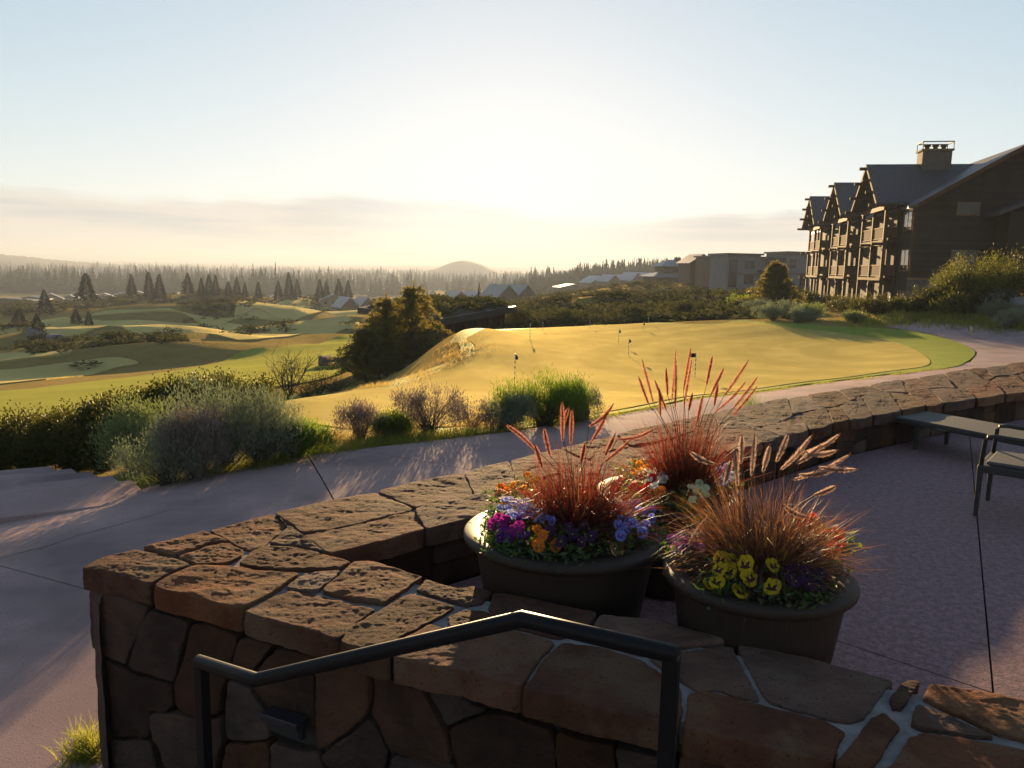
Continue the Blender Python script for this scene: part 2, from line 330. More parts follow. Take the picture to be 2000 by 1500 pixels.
OUT_W = [z2(157, 1112, CAPZ), z2(535, 1003, CAPZ), z2(770, 952, CAPZ), z2(1000, 900, CAPZ), z2(1250, 838, CAPZ), z2(1500, 785, CAPZ), z2(1750, 744, CAPZ), z2(2000, 707, CAPZ), (12.6, 16.6)]
INN_W = [z2(640, 1083, CAPZ), z2(790, 1045, CAPZ), z2(930, 1010, CAPZ), (1.0, 5.74), z2(1480, 868, CAPZ), z2(1640, 825, CAPZ), z2(1820, 792, CAPZ), z2(2000, 765, CAPZ), (10.6, 13.0)]
NEAR_IN = [z2(640, 1083, CAPZ), z2(830, 1130, CAPZ), z2(960, 1160, CAPZ), z2(1160, 1206, CAPZ), z2(1340, 1240, CAPZ), z2(1750, 1330, CAPZ), z2(2000, 1370, CAPZ), (3.4, 2.15)]
NEAR_OUT = [z2(157, 1112, CAPZ), z2(300, 1147, CAPZ), z2(470, 1195, CAPZ), z2(660, 1256, CAPZ), z2(1010, 1345, CAPZ), z2(1325, 1417, CAPZ), z2(1616, 1488, CAPZ), (3.1, 1.4)]
# path ------------------------------------------------------------
far_edge = [h2(*p) for p in [(297, 953), (450, 922), (600, 893), (800, 868), (1000, 845), (1200, 813), (1470, 769), (1700, 738), (1850, 722), (1895, 708), (1908, 690), (1880, 672), (1830, 656), (1770, 645), (1725, 637)]]
outer_w = [(p[0], p[1]) for p in OUT_W]
path_poly = far_edge+[h2(1760, 631), h2(1850, 632), h2(1925, 638), h2(2000, 648), (34, 36), (30, 27), (18, 20)]+outer_w[::-1][:-1]+[(-2.04, 3.72), (-1.9, 3.0), (-.2, 1.6), (0, -4), (-9, -4), (-8, 5), tuple(at(-60, 992, -.7)[:2]), tuple(at(0, 984, -.7)[:2])]
pathM = empty('path'); tag(pathM, kind='structure')
J1 = (z2(612, 905, -.7), z2(650, 975, -.7)); J2 = (z2(720, 882, -.7), z2(905, 918, -.7)); J3 = (z2(0, 1100, -.7), z2(180, 1155, -.7)); J4 = (z2(1215, 812, -.7), z2(1330, 835, -.7)); J5 = (z2(1640, 747, -.7), z2(1720, 752, -.7))
pieces = []; rest = path_poly
L1 = clip(rest, *J1, 1); Rr = clip(rest, *J1, -1)
sides = (L1, Rr) if sum(p[0] for p in L1)/len(L1) < sum(p[0] for p in Rr)/len(Rr) else (Rr, L1)
a, b = clip(sides[0], *J3, 1), clip(sides[0], *J3, -1); pieces += [a, b]; rest = sides[1]
for J in (J2, J4, J5):
    A_, B_ = clip(rest, *J, 1), clip(rest, *J, -1)
    if max(p[0] for p in A_) > max(p[0] for p in B_): A_, B_ = B_, A_
    pieces.append(A_); rest = B_
pieces.append(rest)
for p in pieces:
    p = [q for i, q in enumerate(p) if (Vector(q)-Vector(p[i-1])).length > .02]
    sheet('path_slab', shrink(p, .007), .45, .02, M['concrete'], parent=pathM, depth=.05, hole=False)
HOLES.append(([Vector(p) for p in path_poly], .05))
crk = MB()
for pl in ([(385, 1120), (440, 1093), (500, 1055), (560, 1036), (600, 1030)], [(640, 1012), (720, 990), (790, 978)], [(0, 1085), (90, 1062), (150, 1040), (270, 1008), (350, 985)]):
    P = [at(x, y, -.7) for x, y in pl]; Q = []
    for i in range(len(P)-1):
        for k in range(7): q = P[i].lerp(P[i+1], k/7); Q.append(q+Vector((random.uniform(-.018, .018), random.uniform(-.025, .025), 0)))
    zz = [zt1(q.x, q.y)+.0225 for q in Q]
    for i in range(len(Q)-1):
        d = (Q[i+1]-Q[i]).normalized(); nn = Vector((-d.y, d.x, 0))*random.uniform(.002, .0045)
        crk.add([(Q[i]-nn).to_tuple()[:2]+(zz[i],), (Q[i+1]-nn).to_tuple()[:2]+(zz[i+1],), (Q[i+1]+nn).to_tuple()[:2]+(zz[i+1],), (Q[i]+nn).to_tuple()[:2]+(zz[i],)], [(0, 1, 2, 3)])
crk.build('crack', M['joint'], pathM)
# turf ------------------------------------------------------------
lawn_poly = smooth_loop([h2(*p) for p in [(1906, 689), (1890, 708), (1850, 721), (1700, 737), (1470, 768), (1200, 812), (1000, 843), (800, 860), (640, 862), (480, 838), (470, 806), (560, 778), (700, 759), (790, 738), (850, 718), (895, 694), (895, 672), (890, 655), (1000, 643), (1150, 634), (1300, 632), (1400, 633), (1450, 626), (1560, 634), (1680, 640), (1770, 646), (1830, 657), (1880, 673)]], 5)
sheet('lawn', shrink(lawn_poly, .03), .5, .035, M['collar'], depth=.1)['kind'] = 'structure'
green_poly = smooth_loop([h2(*p) for p in [(1812, 716), (1700, 733), (1470, 764), (1200, 806), (1000, 830), (800, 842), (660, 840), (540, 814), (540, 792), (640, 772), (740, 760), (820, 742), (880, 716), (925, 694), (925, 674), (912, 662), (930, 652), (1000, 646), (1150, 637), (1300, 634), (1400, 635), (1450, 629), (1540, 641), (1640, 652), (1740, 668), (1795, 690)]], 5)
sheet('putting_green', green_poly, .4, .05, M['green'], depth=.03, hole=False)['kind'] = 'structure'
sheet('lawn', smooth_loop([h2(*p) for p in [(-120, 925), (0, 912), (80, 906), (150, 906), (215, 918), (240, 890), (190, 868), (90, 862), (-20, 868), (-120, 880)]], 4), .4, .03, M['collar'], depth=.1, hole=False)['kind'] = 'structure'
def fair(name, pts, m, step, off=.10, k=4):
    o = sheet(name, smooth_loop([h2(*p) for p in pts], k), step, off, M[m], depth=.4, hole=False); tag(o, kind='structure'); return o
fair('fairway', [(-60, 775), (60, 762), (200, 745), (330, 728), (470, 690), (560, 678), (640, 668), (700, 660), (720, 690), (700, 715), (620, 745), (480, 765), (330, 790), (150, 810), (-60, 830)], 'fairway_green', 1.2)
fair('fairway', [(-60, 735), (40, 722), (150, 708), (230, 700), (270, 712), (200, 728), (90, 742), (-60, 755)], 'fairway', 1.6)
fair('fairway', [(120, 660), (240, 640), (420, 655), (560, 660), (660, 650), (700, 640), (690, 625), (600, 628), (470, 636), (330, 632), (200, 628), (60, 632), (-40, 640), (-40, 655)], 'fairway', 3, off=.16)
fair('fairway', [(180, 618), (260, 612), (330, 609), (400, 622), (520, 626), (600, 618), (700, 612), (700, 600), (600, 603), (480, 612), (330, 604), (220, 608)], 'fairway', 4, off=.25)
fair('fairway', [(460, 599), (540, 594), (620, 596), (580, 603), (500, 605)], 'fairway', 8, off=.4)
fair('fairway', [(-40, 700), (60, 690), (140, 686), (100, 698), (-40, 712)], 'fairway', 2.0, off=.14)
# patio -----------------------------------------------------------
patio = empty('patio'); tag(patio, kind='structure')
inn = [(p[0], p[1]) for p in INN_W]; nin = [(p[0], p[1]) for p in NEAR_IN]
pat_poly = [(p[0], p[1]) for p in nin[::-1]]+inn[1:]+[(14, 11), (14, -2), (3.6, -2)]
K1 = (z2(1908, 1005, 0), z2(1938, 1330, 0)); K2 = (z2(1650, 936, 0), z2(1900, 966, 0)); K3 = (z2(1640, 1253, 0), z2(1935, 1352, 0))
pp = []
for s1 in (1, -1):
    q = clip(pat_poly, *K1, s1)
    for s2 in (1, -1):
        qq = clip(q, *K2, s2)
        if len(qq) < 3: continue
        if s2 == (1 if (K2[1][0]-K2[0][0]) < 0 else -1):
            for s3 in (1, -1):
                q3 = clip(qq, *K3, s3)
                if len(q3) > 2: pp.append(q3)
        else: pp.append(qq)
for p in pp:
    p = [q for i, q in enumerate(p) if (Vector(q)-Vector(p[i-1])).length > .01]
    sheet('patio_slab', shrink(p, .005), .6, 0, M['patio'], zf=lambda x, y: np.zeros_like(x), depth=.1, parent=patio, hole=False)
bm_ = MB(); bm_.prism([Vector((p[0], p[1], 0)) for p in shrink(pat_poly, .02)], -.9, -.03); bm_.build('patio_base', M['joint'], patio)
# steps leading down from the path on the left -----------------------
st = empty('garden_steps', at(150, 950, -.7)); tag(st, kind='structure')
E0 = Vector(z2(297, 953, -.7)); E1 = Vector(z2(0, 984, -.7)); ed = (E1-E0).normalized(); nd = Vector((ed.y, -ed.x))
if nd.y < 0: nd = -nd
stairs = [(297, 953, -.7), (257, 941, -.85), (219, 932, -1.0), (177, 924, -1.15), (140, 918, -1.3), (98, 913, -1.45)]
for i in range(1, 6):
    z = stairs[i][2]; a = Vector(z2(*stairs[i-1][:2], stairs[i-1][2])); b = Vector(z2(*stairs[i][:2], z))+nd*.02
    poly = [a-nd*.06, a+ed*6, b+ed*6.2+nd*0, b]
    poly[1] = a+ed*6-nd*.06
    mb = MB(); mb.prism([(p.x-st.location.x, p.y-st.location.y) for p in poly], z-.2-st.location.z, z+.02-st.location.z); mb.build('step', M['concrete'], st, bevel=.012)
# one ground sheet out to the horizon --------------------------------
def make_ground():
    aa = np.concatenate([np.linspace(-math.pi, -1.0, 40, endpoint=False), np.linspace(-1.0, 1.0, 300, endpoint=False), np.linspace(1.0, math.pi, 40)])
    rr = np.exp(np.linspace(math.log(1.0), math.log(28000), 290)); A, Rg = np.meshgrid(aa, rr, indexing='ij')
    X = Rg*np.sin(A); Y = Rg*np.cos(A); Z = zt(X, Y)
    for P, d in HOLES: Z = np.where(inside(P, X, Y), Z-d, Z)
    tw = inside([Vector(p) for p in pat_poly]+[], X, Y); Z = np.where(tw, np.minimum(Z, -.95), Z)
    sp = [Vector(z2(*stairs[0][:2], -.7)), Vector(z2(*stairs[5][:2], -1.45)), Vector(z2(*stairs[5][:2], -1.45))+ed*6.5, Vector(z2(*stairs[0][:2], -.7))+ed*6.5]
    Z = np.where(inside(sp, X, Y), np.minimum(Z, -1.75), Z)
    na, nr = X.shape; V = np.column_stack([X.ravel(), Y.ravel(), Z.ravel()]); i, j = np.meshgrid(np.arange(na-1), np.arange(nr-1), indexing='ij'); b = (i*nr+j).ravel()
    F = np.column_stack([b, b+1, b+nr+1, b+nr])
    # close the seam at the back and the tiny disc under the camera
    j = np.arange(nr-1); F = np.vstack([F, np.column_stack([(na-1)*nr+j, (na-1)*nr+j+1, j+1, j])])
    o = mesh_np('ground', V, F[:, ::-1] if False else F, M['ground'], smooth=True); tag(o, kind='structure')
    return o
make_ground()
# ================================================================== stone wall
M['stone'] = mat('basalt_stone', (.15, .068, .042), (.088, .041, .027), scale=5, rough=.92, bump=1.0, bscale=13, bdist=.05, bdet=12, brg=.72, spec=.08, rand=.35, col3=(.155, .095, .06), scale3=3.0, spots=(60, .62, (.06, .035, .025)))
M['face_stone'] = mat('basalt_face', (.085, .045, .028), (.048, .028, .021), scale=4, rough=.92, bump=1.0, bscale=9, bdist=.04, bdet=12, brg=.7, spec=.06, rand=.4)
M['mortar'] = mat('mortar', (.25, .225, .22), (.16, .138, .13), scale=12, rough=.95, bump=.8, bscale=80, bdist=.01, spec=.1)
M['core'] = mat('wall_core', (.05, .04, .033), (.035, .03, .026), scale=10, rough=.95, bump=.6, bscale=50)
def chaikin(P):
    out = []; n = len(P)
    for i in range(n): a, b = P[i], P[(i+1) % n]; out += [a.lerp(b, .07), a.lerp(b, .93)]
    return out
def resample(P, n):
    L = [0]
    for i in range(len(P)): L.append(L[-1]+(P[(i+1) % len(P)]-P[i]).length)
    out = []; k = 0
    for j in range(n):
        t = L[-1]*j/n
        while L[k+1] < t: k += 1
        out.append(P[k].lerp(P[(k+1) % len(P)], (t-L[k])/max(1e-9, L[k+1]-L[k])))
    return out
def ridge(p):
    return 1-abs(noise.noise(p))*2
def stone_obj(name, poly, O, U, V, Nn, thick, amp, seed, material, parent, n=72, rings=14, gap=.012, lift=0.0, tilt=0.0):
    """poly: list of (u, v) metres in the plane O,U,V. A split-faced stone with uneven edge and rough face."""
    P = [Vector(p) for p in poly]; A = sum(P[i].x*P[(i+1) % len(P)].y-P[(i+1) % len(P)].x*P[i].y for i in range(len(P)))
    if A < 0: P = P[::-1]
    P = [Vector(q) for q in shrink(P, gap)]; P = resample(chaikin(P), n); so = Vector((seed*3.17, seed*1.9, seed*.7))
    c = sum(P, Vector((0, 0)))/n; size = max((p-c).length for p in P)
    P = [p+(p-c).normalized()*(.012*noise.noise(Vector((p.x*9, p.y*9, 0))+so)+.006*noise.noise(Vector((p.x*34, p.y*34, 3))+so)) for p in P]
    tx, ty = random.uniform(-tilt, tilt), random.uniform(-tilt, tilt)
    fr = [(1.0, -thick), (1.006, -thick*.5), (1.0, -.007), (.993, -.002), (.978, 0)]+[(.978*(1-(k/(rings))), 0) for k in range(1, rings)]
    vs = []
    for f, w0 in fr:
        for p in P:
            q = c+(p-c)*f; a = Vector((q.x, q.y, 0))
            h = amp*(1.2*noise.noise(a*3.6+so)+.7*noise.noise(Vector((a.x*8, a.y*13, 1))+so)+.45*abs(noise.noise(Vector((a.x*17, a.y*25, 5))+so))+.34*noise.noise(a*33+so)+.24*noise.noise(a*70+so))
            e = min(1.0, (1-f)*size/.03) if f < 1 else 0
            wz = w0+h*(.35+.65*e if w0 > -.03 else 0)+lift+(q.x-c.x)*tx+(q.y-c.y)*ty
            if w0 < -.03: q = q+(q-c).normalized()*.012*noise.noise(Vector((q.x*20, q.y*20, w0*30))+so); wz = w0 if w0 == -thick else w0
            vs.append((q.x-c.x, q.y-c.y, wz))
    m = len(fr); vs.append((0, 0, amp*(1.1*noise.noise(Vector((c.x, c.y, 0))*4.5+so))+lift)); fs = []
    for i in range(m-1):
        for k in range(n): fs.append((i*n+k, i*n+(k+1) % n, (i+1)*n+(k+1) % n, (i+1)*n+k))
    fs += [((m-1)*n+k, (m-1)*n+(k+1) % n, m*n) for k in range(n)]
    W = O+U*c.x+V*c.y; R = np.array([U, V, Nn]); X = np.array(vs) @ R
    return mesh_np(name, X, fs, material, parent, smooth=True, loc=W)
wall = empty('stone_wall', at(157, 1112, -.7)); tag(wall, 'low rough brown stone wall with broad capstones enclosing the patio', 'wall')
WL = wall.location.copy()
CAPS = [
 [(157,1112),(205,1088),(268,1074),(338,1092),(374,1103),(322,1126),(291,1141),(205,1117)],
 [(273,1071),(330,1056),(402,1037),(446,1058),(404,1066),(340,1088)],
 [(342,1091),(408,1067),(448,1061),(480,1076),(470,1090),(440,1103),(382,1102)],
 [(406,1036),(470,1019),(535,1003),(560,1030),(516,1066),(484,1075),(450,1058)],
 [(464,1104),(487,1080),(516,1068),(592,1072),(640,1084),(686,1097),(664,1113),(600,1115),(520,1112)],
 [(296,1147),(322,1129),(380,1104),(460,1107),(516,1116),(590,1120),(550,1150),(525,1164),(472,1193),(390,1172)],
 [(476,1197),(528,1167),(566,1153),(618,1160),(680,1177),(735,1190),(705,1211),(660,1250),(560,1221)],
 [(554,1150),(596,1120),(668,1114),(650,1133),(622,1156)],
 [(625,1155),(688,1099),(722,1096),(766,1107),(830,1127),(796,1150),(752,1180),(690,1173)],
 [(664,1258),(672,1234),(740,1194),(802,1159),(826,1165),(890,1185),(866,1201),(778,1248),(762,1284),(715,1272)],
 [(812,1153),(832,1131),(892,1150),(925,1143),(962,1156),(946,1177),(910,1183),(840,1164)],
 [(870,1203),(905,1187),(948,1190),(990,1207),(940,1226),(880,1232)],
 [(768,1285),(790,1248),(838,1219),(880,1236),(945,1229),(1000,1232),(1088,1253),(1052,1290),(1016,1343),(970,1333),(935,1322),(875,1308)],
 [(950,1188),(964,1157),(1010,1161),(1080,1178),(1166,1197),(1158,1217),(1092,1246),(1000,1226)],
 [(1172,1200),(1262,1208),(1340,1228),(1426,1251),(1330,1267),(1256,1280),(1172,1257),(1160,1222)],
 [(1020,1346),(1058,1292),(1098,1254),(1180,1264),(1252,1286),(1296,1317),(1336,1346),(1332,1380),(1326,1419),(1190,1391),(1110,1370)],
 [(1264,1282),(1330,1272),(1430,1259),(1458,1310),(1487,1368),(1438,1360),(1400,1346),(1364,1352),(1325,1325)],
 [(1436,1256),(1475,1258),(1600,1288),(1750,1327),(1730,1350),(1692,1402),(1660,1412),(1610,1402),(1500,1370),(1458,1300)],
 [(1345,1352),(1372,1350),(1440,1364),(1500,1382),(1604,1406),(1654,1430),(1645,1450),(1618,1489),(1540,1470),(1440,1447),(1334,1421)],
 [(1750,1340),(1772,1328),(1800,1331),(1780,1360),(1762,1387),(1740,1382),(1736,1362)],
 [(1698,1402),(1726,1388),(1764,1420),(1740,1450),(1714,1490),(1692,1512),(1624,1492),(1656,1460)],
 [(1772,1413),(1790,1376),(1850,1397),(1944,1440),(1900,1438),(1850,1430),(1795,1425)],
 [(1798,1362),(1818,1336),(1895,1347),(2000,1368),(2110,1390),(2110,1474),(2000,1448),(1935,1427),(1850,1389)],
 [(1776,1440),(1800,1431),(1870,1438),(1960,1456),(2110,1484),(2130,1580),(1900,1560),(1700,1512),(1735,1495)],
 [(541,1007),(638,1082),(594,1069),(521,1065),(563,1030)],
 [(2118,1392),(2420,1470),(2600,1720),(2140,1590)]]
UX, UY, UZ = Vector((1, 0, 0)), Vector((0, 1, 0)), Vector((0, 0, 1))
for i, pl in enumerate(CAPS):
    q = [tuple(at(x, y, CAPZ)[:2]) for x, y in pl]
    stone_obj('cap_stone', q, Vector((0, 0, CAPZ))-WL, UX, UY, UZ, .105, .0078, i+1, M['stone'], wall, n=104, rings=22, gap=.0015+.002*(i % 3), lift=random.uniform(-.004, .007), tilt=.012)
def poly_at(P, s):
    P = [Vector(p) for p in P]; L = 0
    for i in range(len(P)-1):
        d = (P[i+1]-P[i]).length
        if s <= L+d or i == len(P)-2: return P[i].lerp(P[i+1], (s-L)/d)
        L += d
def plen(P): return sum((Vector(P[i+1])-Vector(P[i])).length for i in range(len(P)-1))
OW = OUT_W[1:]; LO, LI = plen(OW), plen(INN_W)
def strip(t, f):   # t along the wall 0..1, f across (0 outer, 1 inner)
    return poly_at(OW, t*LO).lerp(poly_at(INN_W, t*LI), f)
def capstrip():
    rows = []; cuts = []
    f = lambda t: .5+.13*math.sin(t*23)+.07*math.sin(t*61+1)
    for r in (0, 1):
        t = 0.0; cs = [0.0]
        while t < .97: t += random.uniform(.35, .8)*(1+.5*t)/LO; cs.append(min(t, 1.0))
        cuts.append(cs)
    k = 40
    for r in (0, 1):
        cs = cuts[r]; sk = [random.uniform(-.012, .012) for _ in cs]
        for i in range(len(cs)-1):
            a, b = cs[i], cs[i+1]
            if b-a < .006: continue
            m = (a+b)/2; s0, s1 = (sk[i] if i else 0), sk[i+1]
            if r == 0: pl = [strip(a, 0), strip(m, -.02), strip(b, 0), strip(b+s1, f(b)), strip(m, f(m)), strip(a+s0, f(a))]
            else: pl = [strip(a+s0, f(a)), strip(m, f(m)), strip(b+s1, f(b)), strip(b, 1), strip(m, 1.02), strip(a, 1)]
            near = a < .35
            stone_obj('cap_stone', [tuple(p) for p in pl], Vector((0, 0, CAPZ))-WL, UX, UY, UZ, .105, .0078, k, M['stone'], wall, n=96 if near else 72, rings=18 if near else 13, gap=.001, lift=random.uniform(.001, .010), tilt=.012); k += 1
capstrip()
foot = [Vector(p) for p in OUT_W]+[Vector(p) for p in INN_W[::-1]]+[Vector(p) for p in NEAR_IN[1:]]+[Vector(p) for p in NEAR_OUT[::-1][:-1]]
mo = MB(); mo.prism([(p.x-WL.x, p.y-WL.y) for p in shrink(foot, .055)], CAPZ-.1-WL.z, CAPZ-.013-WL.z); mo.build('mortar_bed', M['mortar'], wall)
co = MB(); co.prism([(p.x-WL.x, p.y-WL.y) for p in shrink(foot, .125)], -.95-WL.z, CAPZ-.098-WL.z); co.build('wall_core', M['core'], wall)
# face toward the camera: stones read off the photograph on the wall's vertical plane
FA = Vector((*NEAR_OUT[0], 0)); FB = Vector((*z2(1325, 1417, CAPZ), 0)); fd = (FB-FA).normalized(); fnrm = Vector((fd.y, -fd.x, 0)); 
if fnrm.y > 0: fnrm = -fnrm
FO = FA-fnrm*.05
def onface(px, py):
    d = Vector(ray(px, py)); e = Vector((0, 0, EYE)); t = (FO-e).dot(fnrm)/d.dot(fnrm); p = e+d*t-FO; return (p.dot(fd), p.z)
FACES = [
 [(182,1140),(230,1158),(293,1185),(278,1230),(262,1262),(245,1298),(212,1282),(184,1262)],
 [(298,1190),(330,1200),(372,1212),(355,1270),(340,1332),(310,1322),(262,1307),(256,1294),(270,1245)],
 [(376,1215),(420,1222),(470,1238),(462,1275),(442,1330),(430,1392),(385,1402),(345,1380),(342,1338),(362,1268)],
 [(210,1286),(240,1302),(262,1312),(310,1327),(337,1338),(340,1377),(325,1392),(293,1390),(290,1442),(216,1442)],
 [(295,1393),(345,1393),(400,1405),(432,1400),(434,1450),(415,1520),(330,1520),(312,1460),(298,1442)],
 [(216,1446),(290,1448),(305,1520),(216,1520)],
 [(476,1240),(537,1258),(505,1297),(482,1322),(456,1292),(464,1262)],
 [(542,1262),(610,1284),(612,1320),(614,1380),(616,1426),(570,1407),(528,1390),(492,1338),(488,1325),(510,1300)],
 [(448,1325),(486,1342),(522,1396),(524,1446),(440,1450),(436,1390),(444,1350)],
 [(618,1290),(660,1296),(722,1312),(727,1340),(722,1394),(680,1428),(622,1466),(618,1400)],
 [(732,1316),(780,1328),(828,1344),(848,1385),(870,1422),(888,1488),(820,1482),(766,1466),(744,1420),(729,1396),(730,1345)],
 [(630,1472),(682,1431),(722,1400),(742,1425),(762,1470),(745,1520),(660,1520)],
 [(834,1346),(890,1358),(955,1386),(910,1400),(874,1418),(855,1387)],
 [(878,1422),(942,1392),(1012,1402),(1076,1424),(1086,1520),(900,1530),(890,1484)],
 [(1082,1428),(1140,1444),(1195,1456),(1205,1530),(1090,1530)],
 [(1202,1462),(1290,1478),(1320,1492),(1320,1550),(1212,1540)],
 [(440,1454),(524,1450),(530,1540),(425,1540)], [(528,1452),(622,1470),(652,1540),(536,1540)], [(766,1470),(884,1492),(896,1560),(755,1560)],
 [(1328,1470),(1440,1500),(1440,1600),(1326,1590)], [(1446,1502),(1620,1545),(1620,1660),(1446,1640)],
 [(216,1526),(420,1526),(420,1660),(216,1640)], [(426,1546),(650,1546),(650,1690),(426,1680)], [(656,1530),(750,1530),(900,1570),(900,1720),(656,1700)], [(906,1536),(1085,1526),(1085,1720),(906,1730)], [(1092,1538),(1320,1560),(1320,1740),(1092,1740)]]
for i, pl in enumerate(FACES):
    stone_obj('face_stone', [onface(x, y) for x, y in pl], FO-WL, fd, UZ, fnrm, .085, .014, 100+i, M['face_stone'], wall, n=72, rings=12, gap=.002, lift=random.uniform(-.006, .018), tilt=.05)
def face_row(P, z0, z1, side, seed, offset=.05, two=True):
    P = [Vector(p) for p in P]; L = plen(P); s = .02; k = seed
    while s < L-.05:
        wd = min(random.uniform(.24, .55), L-s); a = poly_at(P, s); b = poly_at(P, s+wd); d = (b-a).normalized(); nn = Vector((d.y, -d.x))*side
        O = Vector((a.x-nn.x*offset, a.y-nn.y*offset, 0))-WL; U = Vector((d.x, d.y, 0)); Nv = Vector((nn.x, nn.y, 0)); wl = (b-a).length
        zm = z0+(z1-z0)*random.uniform(.35, .65); j = random.uniform(-.05, .05)
        segs = [(z0, zm), (zm, z1)] if two and random.random() < .6 else [(z0, z1)]
        for (q0, q1) in segs:
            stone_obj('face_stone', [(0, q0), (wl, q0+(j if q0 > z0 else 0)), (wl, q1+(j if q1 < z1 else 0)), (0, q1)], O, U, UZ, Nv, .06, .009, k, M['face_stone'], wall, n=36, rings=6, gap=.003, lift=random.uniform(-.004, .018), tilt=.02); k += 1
        s += wd
face_row(INN_W, -.02, CAPZ-.108, 1, 200, two=True)
face_row(NEAR_IN, -.02, CAPZ-.108, -1, 300, two=False)
face_row(OUT_W[:5], -.72, CAPZ-.108, -1, 340)
# ================================================================== handrail
M['rail'] = mat('dark_painted_steel', (.009, .0075, .008), rough=.42, spec=.14, bump=.05, bscale=120, bdist=.002)
RT = at(1312, 1277, .9); RA = at(1020, 1209, .9); rd = Vector((RA.x-RT.x, RA.y-RT.y, 0)).normalized()
def along(base, px, py):   # point on the vertical plane through the rail that shows at px,py
    nrm = Vector((rd.y, -rd.x, 0)); d = Vector(ray(px, py)); e = Vector((0, 0, EYE)); t = (base-e).dot(nrm)/d.dot(nrm); return e+d*t
RL = along(RA, 500, 1328); RE = along(RA, 392, 1289); RE.z = RL.z
hr = empty('handrail', (RT.x, RT.y, 0)); tag(hr, 'dark metal pipe handrail on two posts before the stone wall', 'handrail'); H0 = hr.location
g = MB(); r_ = .0245
g.tube([RT+(RT-RA).normalized()*.018-H0, RA-H0, RL-H0, RE+rd*.018-H0], r_, 20); o = g.build('rail', M['rail'], hr, smooth=True)
o.data.polygons.foreach_set('use_smooth', np.array([len(p.vertices) == 4 for p in o.data.polygons]))
def post(p, zb):
    A = Vector((rd.x, rd.y, 0)); B = Vector((-rd.y, rd.x, 0)); q = p-H0; s_ = .021; m = MB()
    pts = [q-A*s_-B*s_, q+A*s_-B*s_, q+A*s_+B*s_, q-A*s_+B*s_]
    m.hull([Vector((v.x, v.y, zb-H0.z)) for v in pts], [Vector((v.x, v.y, q.z-.006)) for v in pts]); m.build('post', M['rail'], hr, bevel=.004)
post(RT, -.02); post(RE, -.72)
# lower stair flight beside the rail
stn = empty('stairs', (RT.x, RT.y, -.7)); tag(stn, kind='structure')
A = Vector((rd.x, rd.y, 0)); B = fnrm
run = [(-1.6, .38, 0.0), (.38, .74, -.175), (.74, 1.10, -.35), (1.10, 1.46, -.525)]
for (s0, s1, z) in run:
    m = MB(); q = [Vector((RT.x, RT.y, 0))+A*s+B*t for s, t in ((s0, -.30), (s1, -.30), (s1, 1.9), (s0, 1.9))]; m.prism([(p.x-stn.location.x, p.y-stn.location.y) for p in q], -.02, z+.7); m.build('step', M['concrete'], stn, bevel=.012)
# wall lights
M['lamp_box'] = mat('bronze_light_housing', (.028, .027, .032), rough=.4, spec=.45, metal=.3)
def wall_light(loc, d, n, w, h, dep, label):
    o = empty('wall_light', loc); T = Matrix((( d.x, n.x, 0), (d.y, n.y, 0), (0, 0, 1))).to_4x4()
    m = MB(); m.prism([(-w/2, 0), (w/2, 0), (w/2, dep), (-w/2, dep)], h*.55, h, T); m.build('hood', M['lamp_box'], o, bevel=.004)
    m = MB(); m.box(-w/2+.01, w/2-.01, 0, dep*.45, -h*.2, h*.545, T); m.build('housing', M['lamp_box'], o, bevel=.003)
    m = MB(); m.box(-w/2+.02, w/2-.02, dep*.46, dep*.52, -h*.1, h*.5, T); m.build('louvre', M['joint'], o)
    return tag(o, label, 'wall light', 'lights set in the stone wall')
u0 = onface(570, 1420); pl_ = FO+fd*u0[0]+UZ*u0[1]+fnrm*.012; wall_light(pl_, fd, fnrm, .20, .085, .075, 'dark boxy step light under the handrail on the near wall face')
q = poly_at(INN_W, 3.25*LI/9.2); q2 = poly_at(INN_W, 3.4*LI/9.2); dd_ = (q2-q).normalized(); nn_ = Vector((dd_.y, -dd_.x))
p1 = Vector(z2(1552, 862, .2)); best = min((poly_at(INN_W, s*LI/200) for s in range(200)), key=lambda v: abs((v.x/v.y)-(p1.x/p1.y)))
wall_light(Vector((best.x, best.y, .2))-Vector((nn_.x, nn_.y, 0))*.03, Vector((dd_.x, dd_.y, 0)), Vector((nn_.x, nn_.y, 0)), .22, .07, .09, 'small step light on the far wall beyond the fountain grasses')
